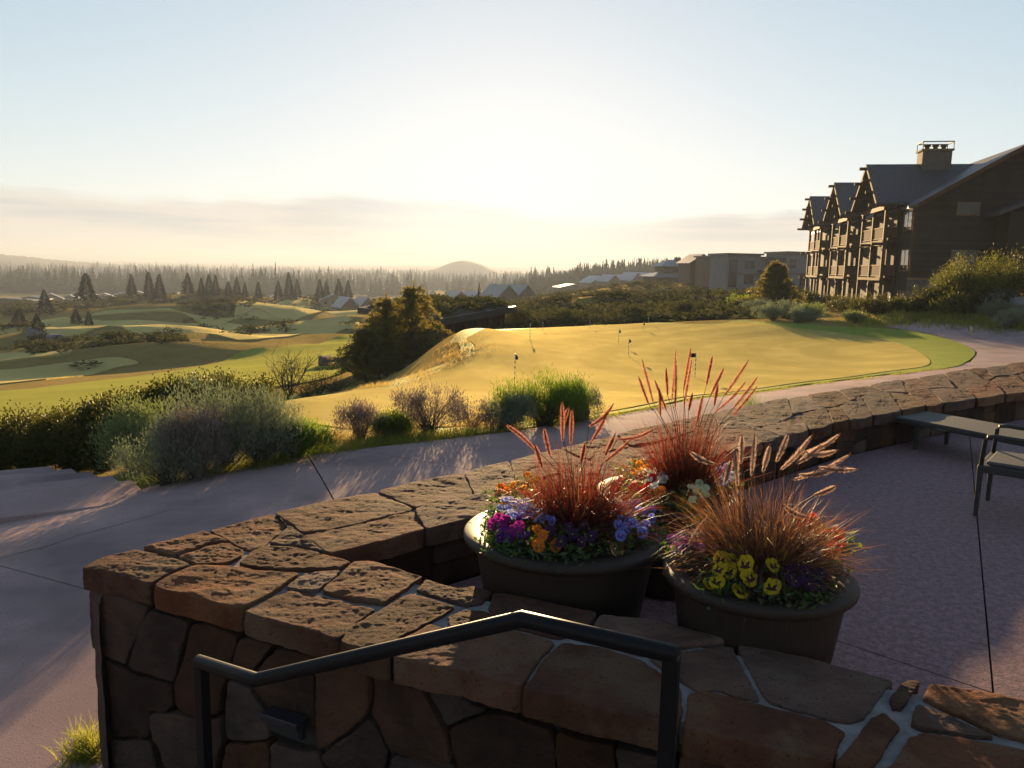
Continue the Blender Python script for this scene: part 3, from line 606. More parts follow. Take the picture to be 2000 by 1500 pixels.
# ================================================================== planters
M['pot'] = mat('dark_resin_planter', (.034, .022, .016), (.028, .019, .014), scale=3, rough=.6, spec=.2, bump=.08, bscale=60, bdist=.003)
POTS = {'a': (Vector((.29, 3.92, 0)), .525, .56), 'b': (Vector((1.12, 3.37, 0)), .42, .575), 'c': (Vector((.98, 4.66, 0)), .46, .56)}
PLAB = {'a': 'wide dark brown round planter nearest the wall corner', 'b': 'smaller dark round planter at right with the yellow pansies', 'c': 'dark round planter behind the other two holding upright red grass'}
for k, (c, Rr_, H) in POTS.items():
    o = empty('planter', c); tag(o, PLAB[k], 'planter', 'round planters on the patio'); lip = .115*Rr_/.525
    m = MB(); m.lathe([(.02, .012), (Rr_*.70, .012), (Rr_*.72, .02), (Rr_*.885, H-.06), (Rr_*.89, H-.045)], 72); m.build('bowl', M['pot'], o, smooth=True)
    m = MB(); m.lathe([(Rr_*.885, H-.05), (Rr_*.965, H-.046), (Rr_*.99, H-.036), (Rr_, H-.022), (Rr_*.995, H-.008), (Rr_*.98, H), (Rr_-lip, H-.004), (Rr_-lip-.008, H-.012), (Rr_-lip-.02, H-.12)], 96); m.build('rim', M['pot'], o, smooth=True)
    n = 40; vs = [(0, 0, H-.03)]; fs = []
    for i, f in enumerate((.3, .6, .85, 1.0)):
        for q in range(n):
            a = 2*math.pi*q/n; rr = f*(Rr_-lip-.012); vs.append((rr*math.cos(a), rr*math.sin(a), H-.035-.03*f*f+.012*noise.noise(Vector((rr*math.cos(a)*12, rr*math.sin(a)*12, Rr_)))))
    fs += [(0, 1+q, 1+(q+1) % n) for q in range(n)]
    for i in range(3): fs += [(1+i*n+q, 1+i*n+(q+1) % n, 1+(i+1)*n+(q+1) % n, 1+(i+1)*n+q) for q in range(n)]
    fs = [f[::-1] if len(f) == 4 else f for f in fs]
    mesh_np('soil', np.array(vs), fs, M['soil'], o, True)
# ------------------------------------------------------------------ blades, leaves (numpy)
def unit(a): return a/np.maximum(1e-9, np.linalg.norm(a, axis=1, keepdims=True))
def ribbons(P, D, L, W, droop, seg=4, taper=True, rng=RNG):
    """arching ribbons: P base (n,3), D unit start dir, L length, W width, droop per blade"""
    n = len(P); side = unit(np.cross(D, rng.normal(size=(n, 3)))); pts = [P]; d = D.copy(); cur = P.copy()
    for s in range(seg):
        cur = cur+d*(L/seg)[:, None]; pts.append(cur); d = unit(d+np.array([0, 0, -1.])*(droop/seg)[:, None]*(s+1)/seg*2)
    V = []
    for s, p in enumerate(pts):
        ww = W*(1-(s/seg)**1.6*.97 if taper else 1); V.append(p-side*ww[:, None]/2); V.append(p+side*ww[:, None]/2)
    V = np.stack(V, 1).reshape(-1, 3); k = 2*(seg+1); b = (np.arange(n)*k)[:, None]
    F = np.concatenate([b+np.array([[2*s, 2*s+1, 2*s+3, 2*s+2]]) for s in range(seg)], 0)
    return V, F
def leafs(P, D, L, W, rng=RNG, fold=.0):
    n = len(P); side = unit(np.cross(D, rng.normal(size=(n, 3)))); mid = P+D*(L*.5)[:, None]; up = np.cross(D, side)
    V = np.stack([P, mid-side*W[:, None]/2+up*(fold*W)[:, None], P+D*L[:, None], mid+side*W[:, None]/2+up*(fold*W)[:, None]], 1).reshape(-1, 3) if np.ndim(fold) or fold else np.stack([P, mid-side*W[:, None]/2, P+D*L[:, None], mid+side*W[:, None]/2], 1).reshape(-1, 3)
    F = (np.arange(n)*4)[:, None]+np.array([[0, 1, 2, 3]]); return V, F
def join(parts):
    Vs, Fs, b = [], [], 0
    for V, F in parts: Vs.append(V); Fs.append(F+b); b += len(V)
    return np.vstack(Vs), np.vstack(Fs)
M['red_blade'] = mat('red_grass_blade', (.07, .013, .012), (.055, .024, .014), scale=9, rough=.45, spec=.3, trans=.38, tcol=(.32, .03, .02))
M['tan_blade'] = mat('tan_grass_blade', (.12, .075, .045), (.075, .032, .02), scale=9, rough=.5, spec=.35, trans=.4, tcol=(.34, .15, .06))
M['dark_blade'] = mat('dark_grass_blade', (.04, .016, .012), (.05, .03, .016), scale=9, rough=.5, spec=.3, trans=.2, tcol=(.16, .05, .02))
M['plume_r'] = mat('red_plume', (.16, .065, .055), (.11, .04, .036), scale=30, rough=.6, trans=.5, tcol=(.66, .28, .20), spec=.3)
M['plume_t'] = mat('tan_plume', (.25, .17, .14), (.18, .10, .085), scale=30, rough=.6, trans=.5, tcol=(.72, .52, .42), spec=.3)
M['plume_core'] = mat('plume_core', (.10, .035, .032), (.13, .06, .045), scale=20, rough=.6, trans=.25, tcol=(.3, .09, .06))
M['stalk'] = mat('grass_stalk', (.10, .05, .03), rough=.6, trans=.2)
def pix_at_depth(px, py, y):
    d = ray(px, py); t = y/d[1]; return np.array([d[0]*t, y, EYE+d[2]*t])
def fountain_grass(name, pot, base_px, plumes, nblade, lab, blade_m, plume_m, seed, Lr, spread, upright):
    rng = np.random.default_rng(seed); c, Rp, H = POTS[pot]; base = pix_at_depth(*base_px, c.y+.02); base = np.array([base[0], base[1], H-.05])
    o = empty(name, tuple(base)); tag(o, lab, 'ornamental grass', 'fountain grasses in the planters')
    n = nblade; ang = rng.uniform(0, 2*math.pi, n); rad = .13*np.sqrt(rng.uniform(0, 1, n)); P = np.column_stack([rad*np.cos(ang), rad*np.sin(ang), np.zeros(n)])
    lean = np.clip(rng.normal(spread, .30, n), .02, 1.6); a2 = ang+rng.normal(0, .9, n)
    D = np.column_stack([np.sin(lean)*np.cos(a2), np.sin(lean)*np.sin(a2), np.cos(lean)]); L = rng.uniform(Lr[0], Lr[1], n)
    V, F = ribbons(P, D, L, rng.uniform(.0018, .0048, n), rng.uniform(.2, 2.2, n)**1.3*(1-upright*.6), 5, rng=rng)
    bo = mesh_np('blades', V, F, [M[blade_m], M['dark_blade'], M['tan_blade']], o, midx=np.tile(rng.choice(3, n, p=[.45, .33, .22]), 5)); tag(bo, kind='stuff')
    m = n//9; ang = rng.uniform(0, 2*math.pi, m); P = np.column_stack([.1*np.cos(ang), .1*np.sin(ang), np.full(m, .06)]); D = unit(np.column_stack([np.cos(ang), np.sin(ang), rng.uniform(.1, .9, m)]))
    V, F = ribbons(P, D, rng.uniform(.22, .42, m), rng.uniform(.003, .006, m), rng.uniform(2.0, 3.4, m), 6, rng=rng)
    tag(mesh_np('dry_blades', V, F, M['tan_blade'], o), kind='stuff')
    for (x0, y0, x1, y1, bend) in plumes:
        yy = c.y+rng.uniform(-.12, .14); A = pix_at_depth(x0, y0, yy)-base; B = pix_at_depth(x1, y1, yy+rng.uniform(-.03, .03))-base
        dirp = B-A; perp = np.array([dirp[2], 0, -dirp[0]]); mid = (A+B)/2+perp*bend
        q0 = np.array([rng.normal(0, .05), rng.normal(0, .05), .02]); ctl = q0*.35+A*.65-np.array([A[0]*.25, 0, -.04])
        # stalk
        ts = np.linspace(0, 1, 7)[:, None]; S = (1-ts)**2*q0+2*ts*(1-ts)*ctl+ts**2*A; sb = MB(); sb.tube([Vector(v) for v in S], .0016, 5)
        # plume: a spindle of fine bristles round a curved spine
        k = 1300; t = rng.uniform(0, 1, k); Pp = (((1-t)**2)[:, None]*A+(2*t*(1-t))[:, None]*mid+(t**2)[:, None]*B); T = unit((2*(1-t))[:, None]*(mid-A)+(2*t)[:, None]*(B-mid))
        rad_ = unit(np.cross(T, rng.normal(size=(k, 3)))); prof = np.sin(np.pi*np.clip(t*.92+.06, 0, 1))**.6
        Dd = unit(T*.9+rad_*.7); Lb = (.019*prof+.004)*rng.uniform(.6, 1.25, k); V1, F1 = leafs(Pp-T*.004, Dd, Lb, np.full(k, .0011), rng=rng)
        kk = 130; t = rng.uniform(0, 1, kk); Pp = (((1-t)**2)[:, None]*A+(2*t*(1-t))[:, None]*mid+(t**2)[:, None]*B); T = unit((2*(1-t))[:, None]*(mid-A)+(2*t)[:, None]*(B-mid)); rad_ = unit(np.cross(T, rng.normal(size=(kk, 3))))
        V2, F2 = leafs(Pp, unit(T+rad_*.2), np.full(kk, .017), np.full(kk, .0022), rng=rng)
        V, F = join([(V1, F1), (V2, F2)]); po = mesh_np('plume', V, F, [M[plume_m], M['plume_core']], o, midx=np.r_[np.zeros(len(F1)), np.ones(len(F2))]); sb.build('stalk', M['stalk'], po)
    return o
fountain_grass('fountain_grass', 'a', (1130, 1000), [(1044,878,990,831,.08),(1097,850,1110,798,-.1),(1115,868,1117,802,0),(1150,833,1196,792,.16),(1155,864,1186,806,.03),(1206,857,1277,838,.18),(1075,892,1063,838,-.04),(1180,902,1228,862,.05),(1182,890,1201,849,0),(1099,862,1098,787,0),(1135,905,1142,868,0),(1060,915,1045,870,0)], 3200,
               'red fountain grass with short curved plumes in the wide left planter', 'red_blade', 'plume_r', 3, (.16, .56), .52, .35)
fountain_grass('fountain_grass', 'c', (1335, 940), [(1267,790,1248,738,0),(1276,786,1255,705,0),(1302,802,1280,746,0),(1304,772,1301,722,0),(1312,782,1320,684,.02),(1319,797,1320,705,0),(1335,762,1349,682,0),(1336,792,1351,703,0),(1380,752,1391,698,0),(1388,772,1413,721,0),(1395,792,1402,752,0),(1415,772,1460,707,.02),(1395,806,1455,747,.08),(1432,797,1478,738,.03),(1430,812,1477,757,.03),(1290,812,1288,760,0),(1345,802,1352,770,0),(1360,830,1372,775,0)], 2200,
               'tall upright red fountain grass in the planter at the back', 'red_blade', 'plume_r', 4, (.16, .60), .28, .75)
fountain_grass('fountain_grass', 'b', (1490, 1060), [(1383,1010,1345,1066,.05),(1396,906,1350,884,-.15),(1440,950,1436,880,0),(1447,905,1449,853,0),(1468,930,1474,851,0),(1490,922,1503,872,0),(1516,902,1538,850,.03),(1525,917,1584,853,.08),(1560,887,1638,849,.16),(1572,882,1632,880,.2),(1545,937,1657,889,.12),(1560,927,1632,915,.16),(1600,912,1671,917,.08),(1590,967,1631,950,.08),(1530,985,1575,1010,.2),(1415,945,1428,900,0),(1555,905,1600,872,.08)], 3800,
               'tan and bronze fountain grass leaning right in the smaller planter', 'tan_blade', 'plume_t', 5, (.18, .54), .62, .15)
# ------------------------------------------------------------------ pansies
FC = {'yellow': ((.62, .44, .012), (.05, .012, .008)), 'orange': ((.72, .20, .012), (.45, .08, .01)), 'gold': ((.75, .34, .015), (.5, .16, .01)), 'blue': ((.20, .23, .66), (.08, .05, .25)), 'pale_blue': ((.36, .42, .75), (.25, .22, .55)),
      'purple': ((.13, .018, .20), (.03, .006, .05)), 'magenta': ((.30, .02, .22), (.08, .008, .06)), 'white': ((.78, .76, .70), (.70, .62, .35)), 'red': ((.40, .02, .015), (.08, .01, .01)), 'pink': ((.62, .22, .48), (.35, .07, .3)), 'cream': ((.66, .68, .42), (.6, .55, .2)), 'dark': ((.05, .012, .06), (.02, .005, .02))}
for k, (a, b) in FC.items():
    M['petal_'+k] = mat('petal_'+k, a, tuple(x*.8 for x in a), scale=60, rough=.6, trans=.45, spec=.2); M['blotch_'+k] = mat('blotch_'+k, b, rough=.6, trans=.3)
M['eye'] = mat('flower_eye', (.7, .45, .03), rough=.6)
M['pansy_leaf'] = mat('pansy_leaf', (.045, .075, .022), (.03, .055, .016), scale=40, rough=.5, trans=.35, spec=.35, tcol=(.12, .20, .02))
def pansy_mesh(col):
    vs, fs, mi = [], [], []
    def petal(ang, L, W, z, tilt, bl):
        n = 9; ring = []; c, s = math.cos(ang), math.sin(ang); b = len(vs)
        for lev, f in enumerate((.0, bl, .75, 1.0)):
            for i in range(n):
                t = -1+2*i/(n-1); rr = L*f; wid = W*(.25+.75*math.sin(min(1, f*1.1)*math.pi/2)) if f > 0 else W*.12
                x = t*wid*(.5 if f == 0 else 1); y = rr*(1-.42*t*t*(f > .5)); zz = z+tilt*rr+.10*L*math.sin(t*5+ang*3)*f*f-.18*L*f*f*abs(t)
                vs.append((x*c-y*s, x*s+y*c, zz))
        for lev in range(3):
            for i in range(n-1): fs.append((b+lev*n+i, b+lev*n+i+1, b+(lev+1)*n+i+1, b+(lev+1)*n+i)); mi.append(1 if lev == 0 and bl > .3 else 0)
    petal(R_(28), 1.0, .62, -.06, .02, .2); petal(R_(-28), 1.0, .62, -.03, .02, .2); petal(R_(98), .86, .52, .02, .05, .46); petal(R_(-98), .86, .52, .03, .05, .46); petal(R_(180), .92, .72, .06, .06, .52)
    b = len(vs)
    for i in range(6): vs.append((.09*math.cos(i*math.pi/3), .09*math.sin(i*math.pi/3)-.02, .11))
    fs.append(tuple(range(b, b+6))); mi.append(2)
    me = bpy.data.meshes.new('flower'); me.from_pydata(vs, [], fs); me.polygons.foreach_set('material_index', np.array(mi, np.int32)); me.polygons.foreach_set('use_smooth', np.ones(len(fs), bool))
    for m in (M['petal_'+col], M['blotch_'+col], M['eye']): me.materials.append(m)
    me.update(); return me
PM = {k: pansy_mesh(k) for k in FC}
def pansies(pot, col, pts, lab, size=.031, jit=4, face=.6, leaves=70, zup=.06):
    """pts: pixel places of the single flowers"""
    c, Rp, H = POTS[pot]; W = []
    for (px, py) in pts:
        z = H+zup; p = at(px+random.uniform(-jit, jit), py+random.uniform(-jit, jit), z)
        v = Vector((p.x-c.x, p.y-c.y)); f = v.length/(Rp*.9); z = H+.02+.10*max(0, 1-f*f*.8); p = at(px, py, z+random.uniform(-.01, .015)); W.append(p)
    b = sum(W, Vector((0, 0, 0)))/len(W); b.z = H-.045; o = empty('pansy_plant', b); tag(o, lab, 'pansy')
    for p in W:
        f = bpy.data.objects.new('flower', PM[col]); link(f, o)
        tocam = (Vector((0, 0, EYE))-p).normalized(); nrm = (Vector((0, 0, 1))*(1-face)+Vector((tocam.x, tocam.y, .25))*face+Vector((random.gauss(0, .42), random.gauss(0, .35), random.gauss(0, .25)))).normalized()
        up = Vector((random.gauss(0, .25), .2, 1)); y = (up-nrm*up.dot(nrm)).normalized(); x = y.cross(nrm); s = size*random.uniform(.85, 1.15)
        f.matrix_local = Matrix(((x.x*s, y.x*s, nrm.x*s, p.x-b.x), (x.y*s, y.y*s, nrm.y*s, p.y-b.y), (x.z*s, y.z*s, nrm.z*s, p.z-b.z), (0, 0, 0, 1)))
    n = leaves*max(1, len(W)//2); idx = RNG.integers(0, len(W), n); base = np.array([tuple(W[i]-b) for i in idx])
    Pp = base+RNG.normal(0, 1, (n, 3))*np.array([.045, .045, .012]); Pp[:, 2] = base[:, 2]*RNG.uniform(.1, .92, n)-.005
    D = unit(np.column_stack([RNG.normal(size=n), RNG.normal(size=n), RNG.uniform(.0, 1.1, n)])); V, F = leafs(Pp, D, RNG.uniform(.022, .05, n), RNG.uniform(.010, .019, n)); tag(mesh_np('foliage', V, F, M['pansy_leaf'], o), kind='stuff')
    return o
def scat(cx, cy, rx, ry, n, seed):
    r = random.Random(seed); out = []
    while len(out) < n:
        a, b = r.uniform(-1, 1), r.uniform(-1, 1)
        if a*a+b*b < 1 and all(((cx+a*rx-p[0])**2+(cy+b*ry-p[1])**2) > (10)**2 or r.random() < .08 for p in out): out.append((cx+a*rx, cy+b*ry))
    return out
pansies('a', 'gold', scat(1030, 945, 30, 20, 11, 1), 'golden orange pansies at the back left of the wide planter', face=.2)
pansies('a', 'orange', scat(985, 965, 18, 18, 7, 2), 'deep orange pansies at the far left rim of the wide planter', face=.3)
pansies('a', 'pale_blue', scat(1008, 990, 30, 16, 12, 3), 'pale lilac blue pansies on the left side of the wide planter', face=.45)
pansies('a', 'blue', scat(1030, 1003, 26, 14, 6, 33), 'lavender blue pansies behind the purple ones in the wide planter')
pansies('a', 'magenta', scat(992, 1028, 32, 18, 15, 4), 'magenta purple pansies at the front left of the wide planter')
pansies('a', 'purple', scat(1000, 1050, 34, 10, 6, 44), 'violet pansies hanging over the front left soil of the wide planter')
pansies('a', 'orange', [(1052,1036),(1060,1046),(1048,1060),(1085,1066),(1052,1066)], 'few bright orange pansies at the front of the wide planter')
pansies('a', 'dark', scat(1115, 1040, 45, 22, 9, 5), 'dark plum pansies under the grass at the front of the wide planter')
pansies('a', 'blue', scat(1238, 1008, 40, 26, 20, 6), 'periwinkle blue pansies at the right side of the wide planter')
pansies('a', 'blue', [(1212,1046),(1222,1036),(1255,1040),(1062,1013),(1078,1018)], 'scattered blue pansies near the right front rim of the wide planter')
pansies('c', 'gold', scat(1248, 912, 28, 16, 13, 7), 'yellow gold pansies at the left of the back planter', face=.2)
pansies('c', 'white', scat(1285, 932, 26, 18, 10, 8), 'white pansies in the middle of the back planter')
pansies('c', 'red', scat(1262, 950, 26, 22, 8, 9), 'dark red pansies below the white ones in the back planter')
pansies('c', 'orange', [(1302,925),(1284,962),(1292,958),(1310,932)], 'orange pansies among the white ones in the back planter')
pansies('c', 'cream', scat(1358, 960, 22, 20, 8, 10), 'pale cream pansies at the right of the back planter')
pansies('c', 'yellow', scat(1350, 988, 20, 16, 5, 101), 'yellow pansies hanging over the front rim of the back planter')
pansies('c', 'pale_blue', scat(1415, 928, 14, 18, 9, 11), 'lilac pansies at the far right of the back planter')
pansies('b', 'yellow', scat(1378, 1022, 24, 18, 6, 12), 'yellow pansies at the back left of the smaller planter')
pansies('b', 'purple', scat(1345, 1055, 42, 18, 16, 13), 'deep violet pansies at the left of the smaller planter')
pansies('b', 'pink', [(1320,1070),(1368,1070)], 'two pink pansies at the left rim of the smaller planter')
pansies('b', 'yellow', [(1408,1092),(1432,1092),(1405,1112),(1424,1115),(1440,1070),(1452,1078),(1464,1128),(1446,1155),(1400,1136),(1492,1066),(1520,1066),(1510,1104),(1526,1084),(1508,1146),(1388,1140),(1456,1102)], 'bright yellow pansies with dark faces at the front of the smaller planter', size=.037, face=.55, leaves=60)
pansies('b', 'red', scat(1625, 1058, 20, 30, 12, 14), 'crimson pansies at the right side of the smaller planter')
pansies('b', 'red', scat(1578, 1022, 20, 14, 6, 15), 'scarlet pansies at the back right of the smaller planter')
pansies('b', 'blue', [(1596,1085),(1604,1076)], 'pair of small blue violas at the right of the smaller planter')
pansies('b', 'dark', scat(1560, 1130, 50, 24, 8, 16), 'dark maroon pansies in the front right shade of the smaller planter')
# ================================================================== patio furniture
M['wicker'] = mat('dark_woven_frame', (.022, .019, .017), (.035, .03, .027), scale=160, rough=.55, spec=.4, bump=.6, bscale=220, bdist=.003)
M['sling'] = mat('grey_sling_fabric', (.095, .09, .083), (.08, .075, .07), scale=180, rough=.8, bump=.3, bscale=400, bdist=.002, spec=.2)
c0 = at(1905, 1007, 0); c1 = at(1936, 968, 0); dw = Vector((c1.x-c0.x, c1.y-c0.y, 0)); fw = dw.length; dw.normalize(); bk = Vector((dw.y, -dw.x, 0))
if bk.x < 0: bk = -bk
fw = .58
ch = empty('patio_chair', c0); tag(ch, 'dark framed patio armchair with grey seat at the right edge', 'chair')
T = Matrix(((bk.x, dw.x, 0), (bk.y, dw.y, 0), (0, 0, 1))).to_4x4()   # x = toward the back, y = across
for (x, y) in ((0, 0), (0, fw), (.56, 0), (.56, fw)):
    m = MB(); tp = .042; b = .03; m.hull([T@Vector((x-b/2, y-b/2, 0)), T@Vector((x+b/2, y-b/2, 0)), T@Vector((x+b/2, y+b/2, 0)), T@Vector((x-b/2, y+b/2, 0))], [T@Vector((x-tp/2, y-tp/2, .40)), T@Vector((x+tp/2, y-tp/2, .40)), T@Vector((x+tp/2, y+tp/2, .40)), T@Vector((x-tp/2, y+tp/2, .40))]); m.build('leg', M['wicker'], ch, bevel=.004)
m = MB(); m.box(-.021, .6, -.021, fw+.021, .36, .42, T); m.build('seat_frame', M['wicker'], ch, bevel=.008)
m = MB(); m.box(.03, .56, .02, fw-.02, .422, .45, T); m.build('seat_cushion', M['sling'], ch, bevel=.012)
for y in (0, fw):
    m = MB(); m.tube([T@Vector(v) for v in ((0, y, .40), (.012, y, .62), (.03, y, .655), (.08, y, .66), (.60, y, .64))], .017, 8); m.build('armrest', M['wicker'], ch, smooth=True)
m = MB(); m.hull([T@Vector((.56, -.01, .42)), T@Vector((.60, -.01, .42)), T@Vector((.60, fw+.01, .42)), T@Vector((.56, fw+.01, .42))], [T@Vector((.70, -.01, .86)), T@Vector((.735, -.01, .86)), T@Vector((.735, fw+.01, .86)), T@Vector((.70, fw+.01, .86))]); m.build('backrest', M['wicker'], ch, bevel=.01)
l0 = at(1727, 810, .33); l1 = at(1818, 787, .33); l2 = at(1920, 846, .33)
lx = Vector((l2.x-l0.x, l2.y-l0.y, 0)).normalized(); ly = Vector((-lx.y, lx.x, 0)); lw = .68
lo_ = empty('chaise_lounge', (l0.x, l0.y, 0)); tag(lo_, 'flat grey sling sun lounger on dark legs beside the stone wall', 'lounger'); T = Matrix(((lx.x, ly.x, 0), (lx.y, ly.y, 0), (0, 0, 1))).to_4x4()
for y in (0, lw-.05): m = MB(); m.box(0, 2.0, y, y+.05, .27, .325, T); m.build('side_rail', M['wicker'], lo_, bevel=.012)
for x in (.0, 1.95): m = MB(); m.box(x, x+.05, .052, lw-.052, .272, .322, T); m.build('end_rail', M['wicker'], lo_, bevel=.012)
m = MB(); NX = 12
m.add([T@Vector((.01+1.98*i/NX, y, .331+.004*math.sin(i*.5))) for i in range(NX+1) for y in (.006, lw-.006)]+[T@Vector((.01+1.98*i/NX, y, .326)) for i in range(NX+1) for y in (.006, lw-.006)], [(2*i, 2*i+2, 2*i+3, 2*i+1) for i in range(NX)]+[(0, 1, 27, 26), (24, 50, 51, 25)]+[(2*i, 2*i+26, 2*i+28, 2*i+2) for i in range(NX)]+[(2*i+1, 2*i+3, 2*i+29, 2*i+27) for i in range(NX)]); m.build('sling', M['sling'], lo_)
for (x, y) in ((.35, .02), (.35, lw-.07), (1.65, .02), (1.65, lw-.07)):
    m = MB(); m.hull([T@Vector((x+.008, y+.008, 0)), T@Vector((x+.042, y+.008, 0)), T@Vector((x+.042, y+.042, 0)), T@Vector((x+.008, y+.042, 0))], [T@Vector((x, y, .27)), T@Vector((x+.055, y, .27)), T@Vector((x+.055, y+.05, .27)), T@Vector((x, y+.05, .27))]); m.build('leg', M['wicker'], lo_, bevel=.004)
m = MB(); m.tube([T@Vector((.62, -.004, .28)), T@Vector((.62, -.02, .285)), T@Vector((.72, -.02, .285)), T@Vector((.72, -.004, .28))], .005, 6); m.build('handle', M['sling'], lo_)
# ================================================================== shrubs and trees near the green
M['sage'] = mat('rabbitbrush_leaf', (.19, .21, .15), (.13, .155, .10), scale=5, rough=.8, trans=.3, tcol=(.20, .24, .12), spec=.1)
M['sage_y'] = mat('rabbitbrush_leaf_fresh', (.17, .205, .095), (.12, .155, .07), scale=5, rough=.8, trans=.3, tcol=(.27, .32, .09), spec=.1)
M['broom'] = mat('broom_leaf', (.055, .10, .018), (.04, .075, .015), scale=6, rough=.7, trans=.42, tcol=(.22, .32, .03), spec=.2)
M['bush_y'] = mat('bush_leaf', (.07, .085, .02), (.05, .066, .016), scale=1.5, rough=.65, trans=.35, tcol=(.20, .20, .025), spec=.15)
M['dry'] = mat('dry_sage_twig', (.20, .165, .14), (.14, .115, .095), scale=8, rough=.8, trans=.2, tcol=(.3, .22, .18), spec=.15)
M['twig'] = mat('grey_brown_twig', (.075, .055, .042), (.05, .036, .028), scale=8, rough=.9, spec=.1)
M['hedge'] = mat('shrub_leaf', (.034, .046, .014), (.022, .032, .01), scale=3, rough=.6, trans=.28, tcol=(.12, .12, .016), spec=.15)
M['scrub'] = mat('scrub_leaf', (.058, .062, .026), (.036, .045, .018), scale=.4, rough=.9, trans=.2, tcol=(.10, .10, .03), spec=.0, col3=(.085, .06, .038), scale3=.15)
M['needle'] = mat('pine_needle', (.055, .072, .022), (.038, .052, .017), scale=3, rough=.55, trans=.42, tcol=(.28, .23, .04), spec=.2)
M['far_needle'] = mat('conifer_needle', (.032, .040, .02), (.022, .03, .014), scale=.3, rough=.9, trans=.04, spec=.0, rand=.15)
M['bark'] = mat('bark', (.09, .055, .035), (.05, .032, .022), scale=8, rough=.95, bump=.7, bscale=25, bdist=.02)
M['grass'] = mat('rough_grass', (.10, .13, .028), (.13, .12, .035), scale=2.5, rough=.6, trans=.5, tcol=(.36, .36, .05), spec=.25)
M['dry_grass'] = mat('dry_grass', (.20, .15, .07), (.15, .12, .05), scale=2.5, rough=.6, trans=.5, tcol=(.5, .34, .10), spec=.25)
M['boulder'] = mat('boulder', (.13, .10, .085), (.085, .062, .055), scale=3, rough=.92, bump=.8, bscale=9, bdist=.05, spec=.15)
M['boulder_g'] = mat('boulder_grey', (.21, .20, .20), (.14, .13, .13), scale=1.5, rough=.92, bump=.8, bscale=5, bdist=.08, spec=.15)
def vert_dist(base, ypx_base, ypx_top):
    return (ypx_base-ypx_top)/FPX*base.xy.length*1.0
def shrub(name, base, w, h, lab, leaf_m, seed, nst=150, per=72, ll=(.035, .085), lw=.0105, stem_m='twig', upright=.5, start=.18, group='shrubs along the path', cat='shrub', lobes=12):
    rng = np.random.default_rng(seed); o = empty(name, base); tag(o, lab, cat, group)
    w = w*1.18; lc = np.column_stack([rng.uniform(-.42, .42, lobes)*w, rng.uniform(-.24, .24, lobes)*w, rng.uniform(.32, .72, lobes)*h]); lc[0] = (0, 0, .70*h); lr = rng.uniform(.15, .27, lobes); lr[0] = .25
    li = rng.integers(0, lobes, nst); dr = unit(rng.normal(size=(nst, 3))*np.array([1, 1, .8])+np.array([0, 0, .55])); E_ = lc[li]+dr*np.column_stack([lr[li]*w*.9, lr[li]*w*.9, lr[li]*h*1.15])
    E_[:, 2] = np.clip(E_[:, 2], .12*h, h*1.03); B_ = np.column_stack([rng.normal(0, .05*w, nst), rng.normal(0, .05*w, nst), np.zeros(nst)])
    C_ = B_*.4+E_*.5; C_[:, 2] = E_[:, 2]*(.35+.25*upright); C_[:, :2] = B_[:, :2]*.6+E_[:, :2]*.4
    def q(i, t): t = t[:, None]; return (1-t)**2*B_[i]+2*t*(1-t)*C_[i]+t**2*E_[i]
    # stems as thin crossed ribbons
    side = unit(np.cross(E_-B_, rng.normal(size=(nst, 3)))); Vs = []; K = 5
    for s in range(K):
        p = q(np.arange(nst), np.full(nst, s/(K-1))); ww = (.005*(1-s/(K-1))+.0012)*max(.6, w); Vs += [p-side*ww/1, p+side*ww/1]
    V = np.stack(Vs, 1).reshape(-1, 3); F = np.concatenate([(np.arange(nst)*2*K)[:, None]+np.array([[2*s, 2*s+1, 2*s+3, 2*s+2]]) for s in range(K-1)])
    tag(mesh_np('branches', V, F, M[stem_m], o), kind='stuff')
    n = nst*per; n1 = n//4; i = rng.integers(0, nst, n1); t = start+(1-start)*rng.uniform(0, 1, n1)**.75; P = q(i, t); T = unit(q(i, np.minimum(1, t+.05))-q(i, t-.05))
    D = unit(T*upright*1.2+rng.normal(size=(n1, 3))*.7+np.array([0, 0, .25])); P = P+rng.normal(size=(n1, 3))*.03*w
    # sprigs gathered in uneven clouds over the lobes
    n2 = n-n1; ns_ = max(40, n2//26); sl = rng.integers(0, lobes, ns_); sd = unit(rng.normal(size=(ns_, 3))*np.array([1, 1, .9])+np.array([0, 0, .3])); rr = rng.uniform(.5, 1.0, ns_)**.6
    sp = lc[sl]+sd*rr[:, None]*np.column_stack([lr[sl]*w, lr[sl]*w, lr[sl]*h*1.25]); sp[:, 2] = np.clip(sp[:, 2], .06*h, h*1.04); j = rng.integers(0, ns_, n2); cr = .035*w+.02
    P2 = sp[j]+rng.normal(size=(n2, 3))*np.array([cr, cr, cr*1.3]); D2 = unit(sd[j]*.5+np.array([0, 0, .5+.6*upright])+rng.normal(size=(n2, 3))*.45); P2[:, 2] = np.maximum(P2[:, 2], .01)
    P = np.vstack([P, P2]); D = np.vstack([D, D2]); V, F = leafs(P, D, rng.uniform(ll[0], ll[1], n), np.full(n, lw)*rng.uniform(.7, 1.3, n), rng=rng); tag(mesh_np('foliage', V, F, M[leaf_m], o), kind='stuff')
    return o
def px_shrub(px, pyb, pyt, wpx, lab, leaf, seed, name='rabbitbrush', **k):
    dist = k.pop('dist', None); b = hit(px, pyb) if dist is None else gp(px, dist); d = b.xy.length
    h_ = (pyb-pyt)/FPX*d*1.02 if dist is None else EYE-(pyt-521-.021*(px-1000))/FPX*d-b.z
    return shrub(name, b-Vector((0, 0, .02)), wpx/FPX*d, h_, lab, leaf, seed, **k)
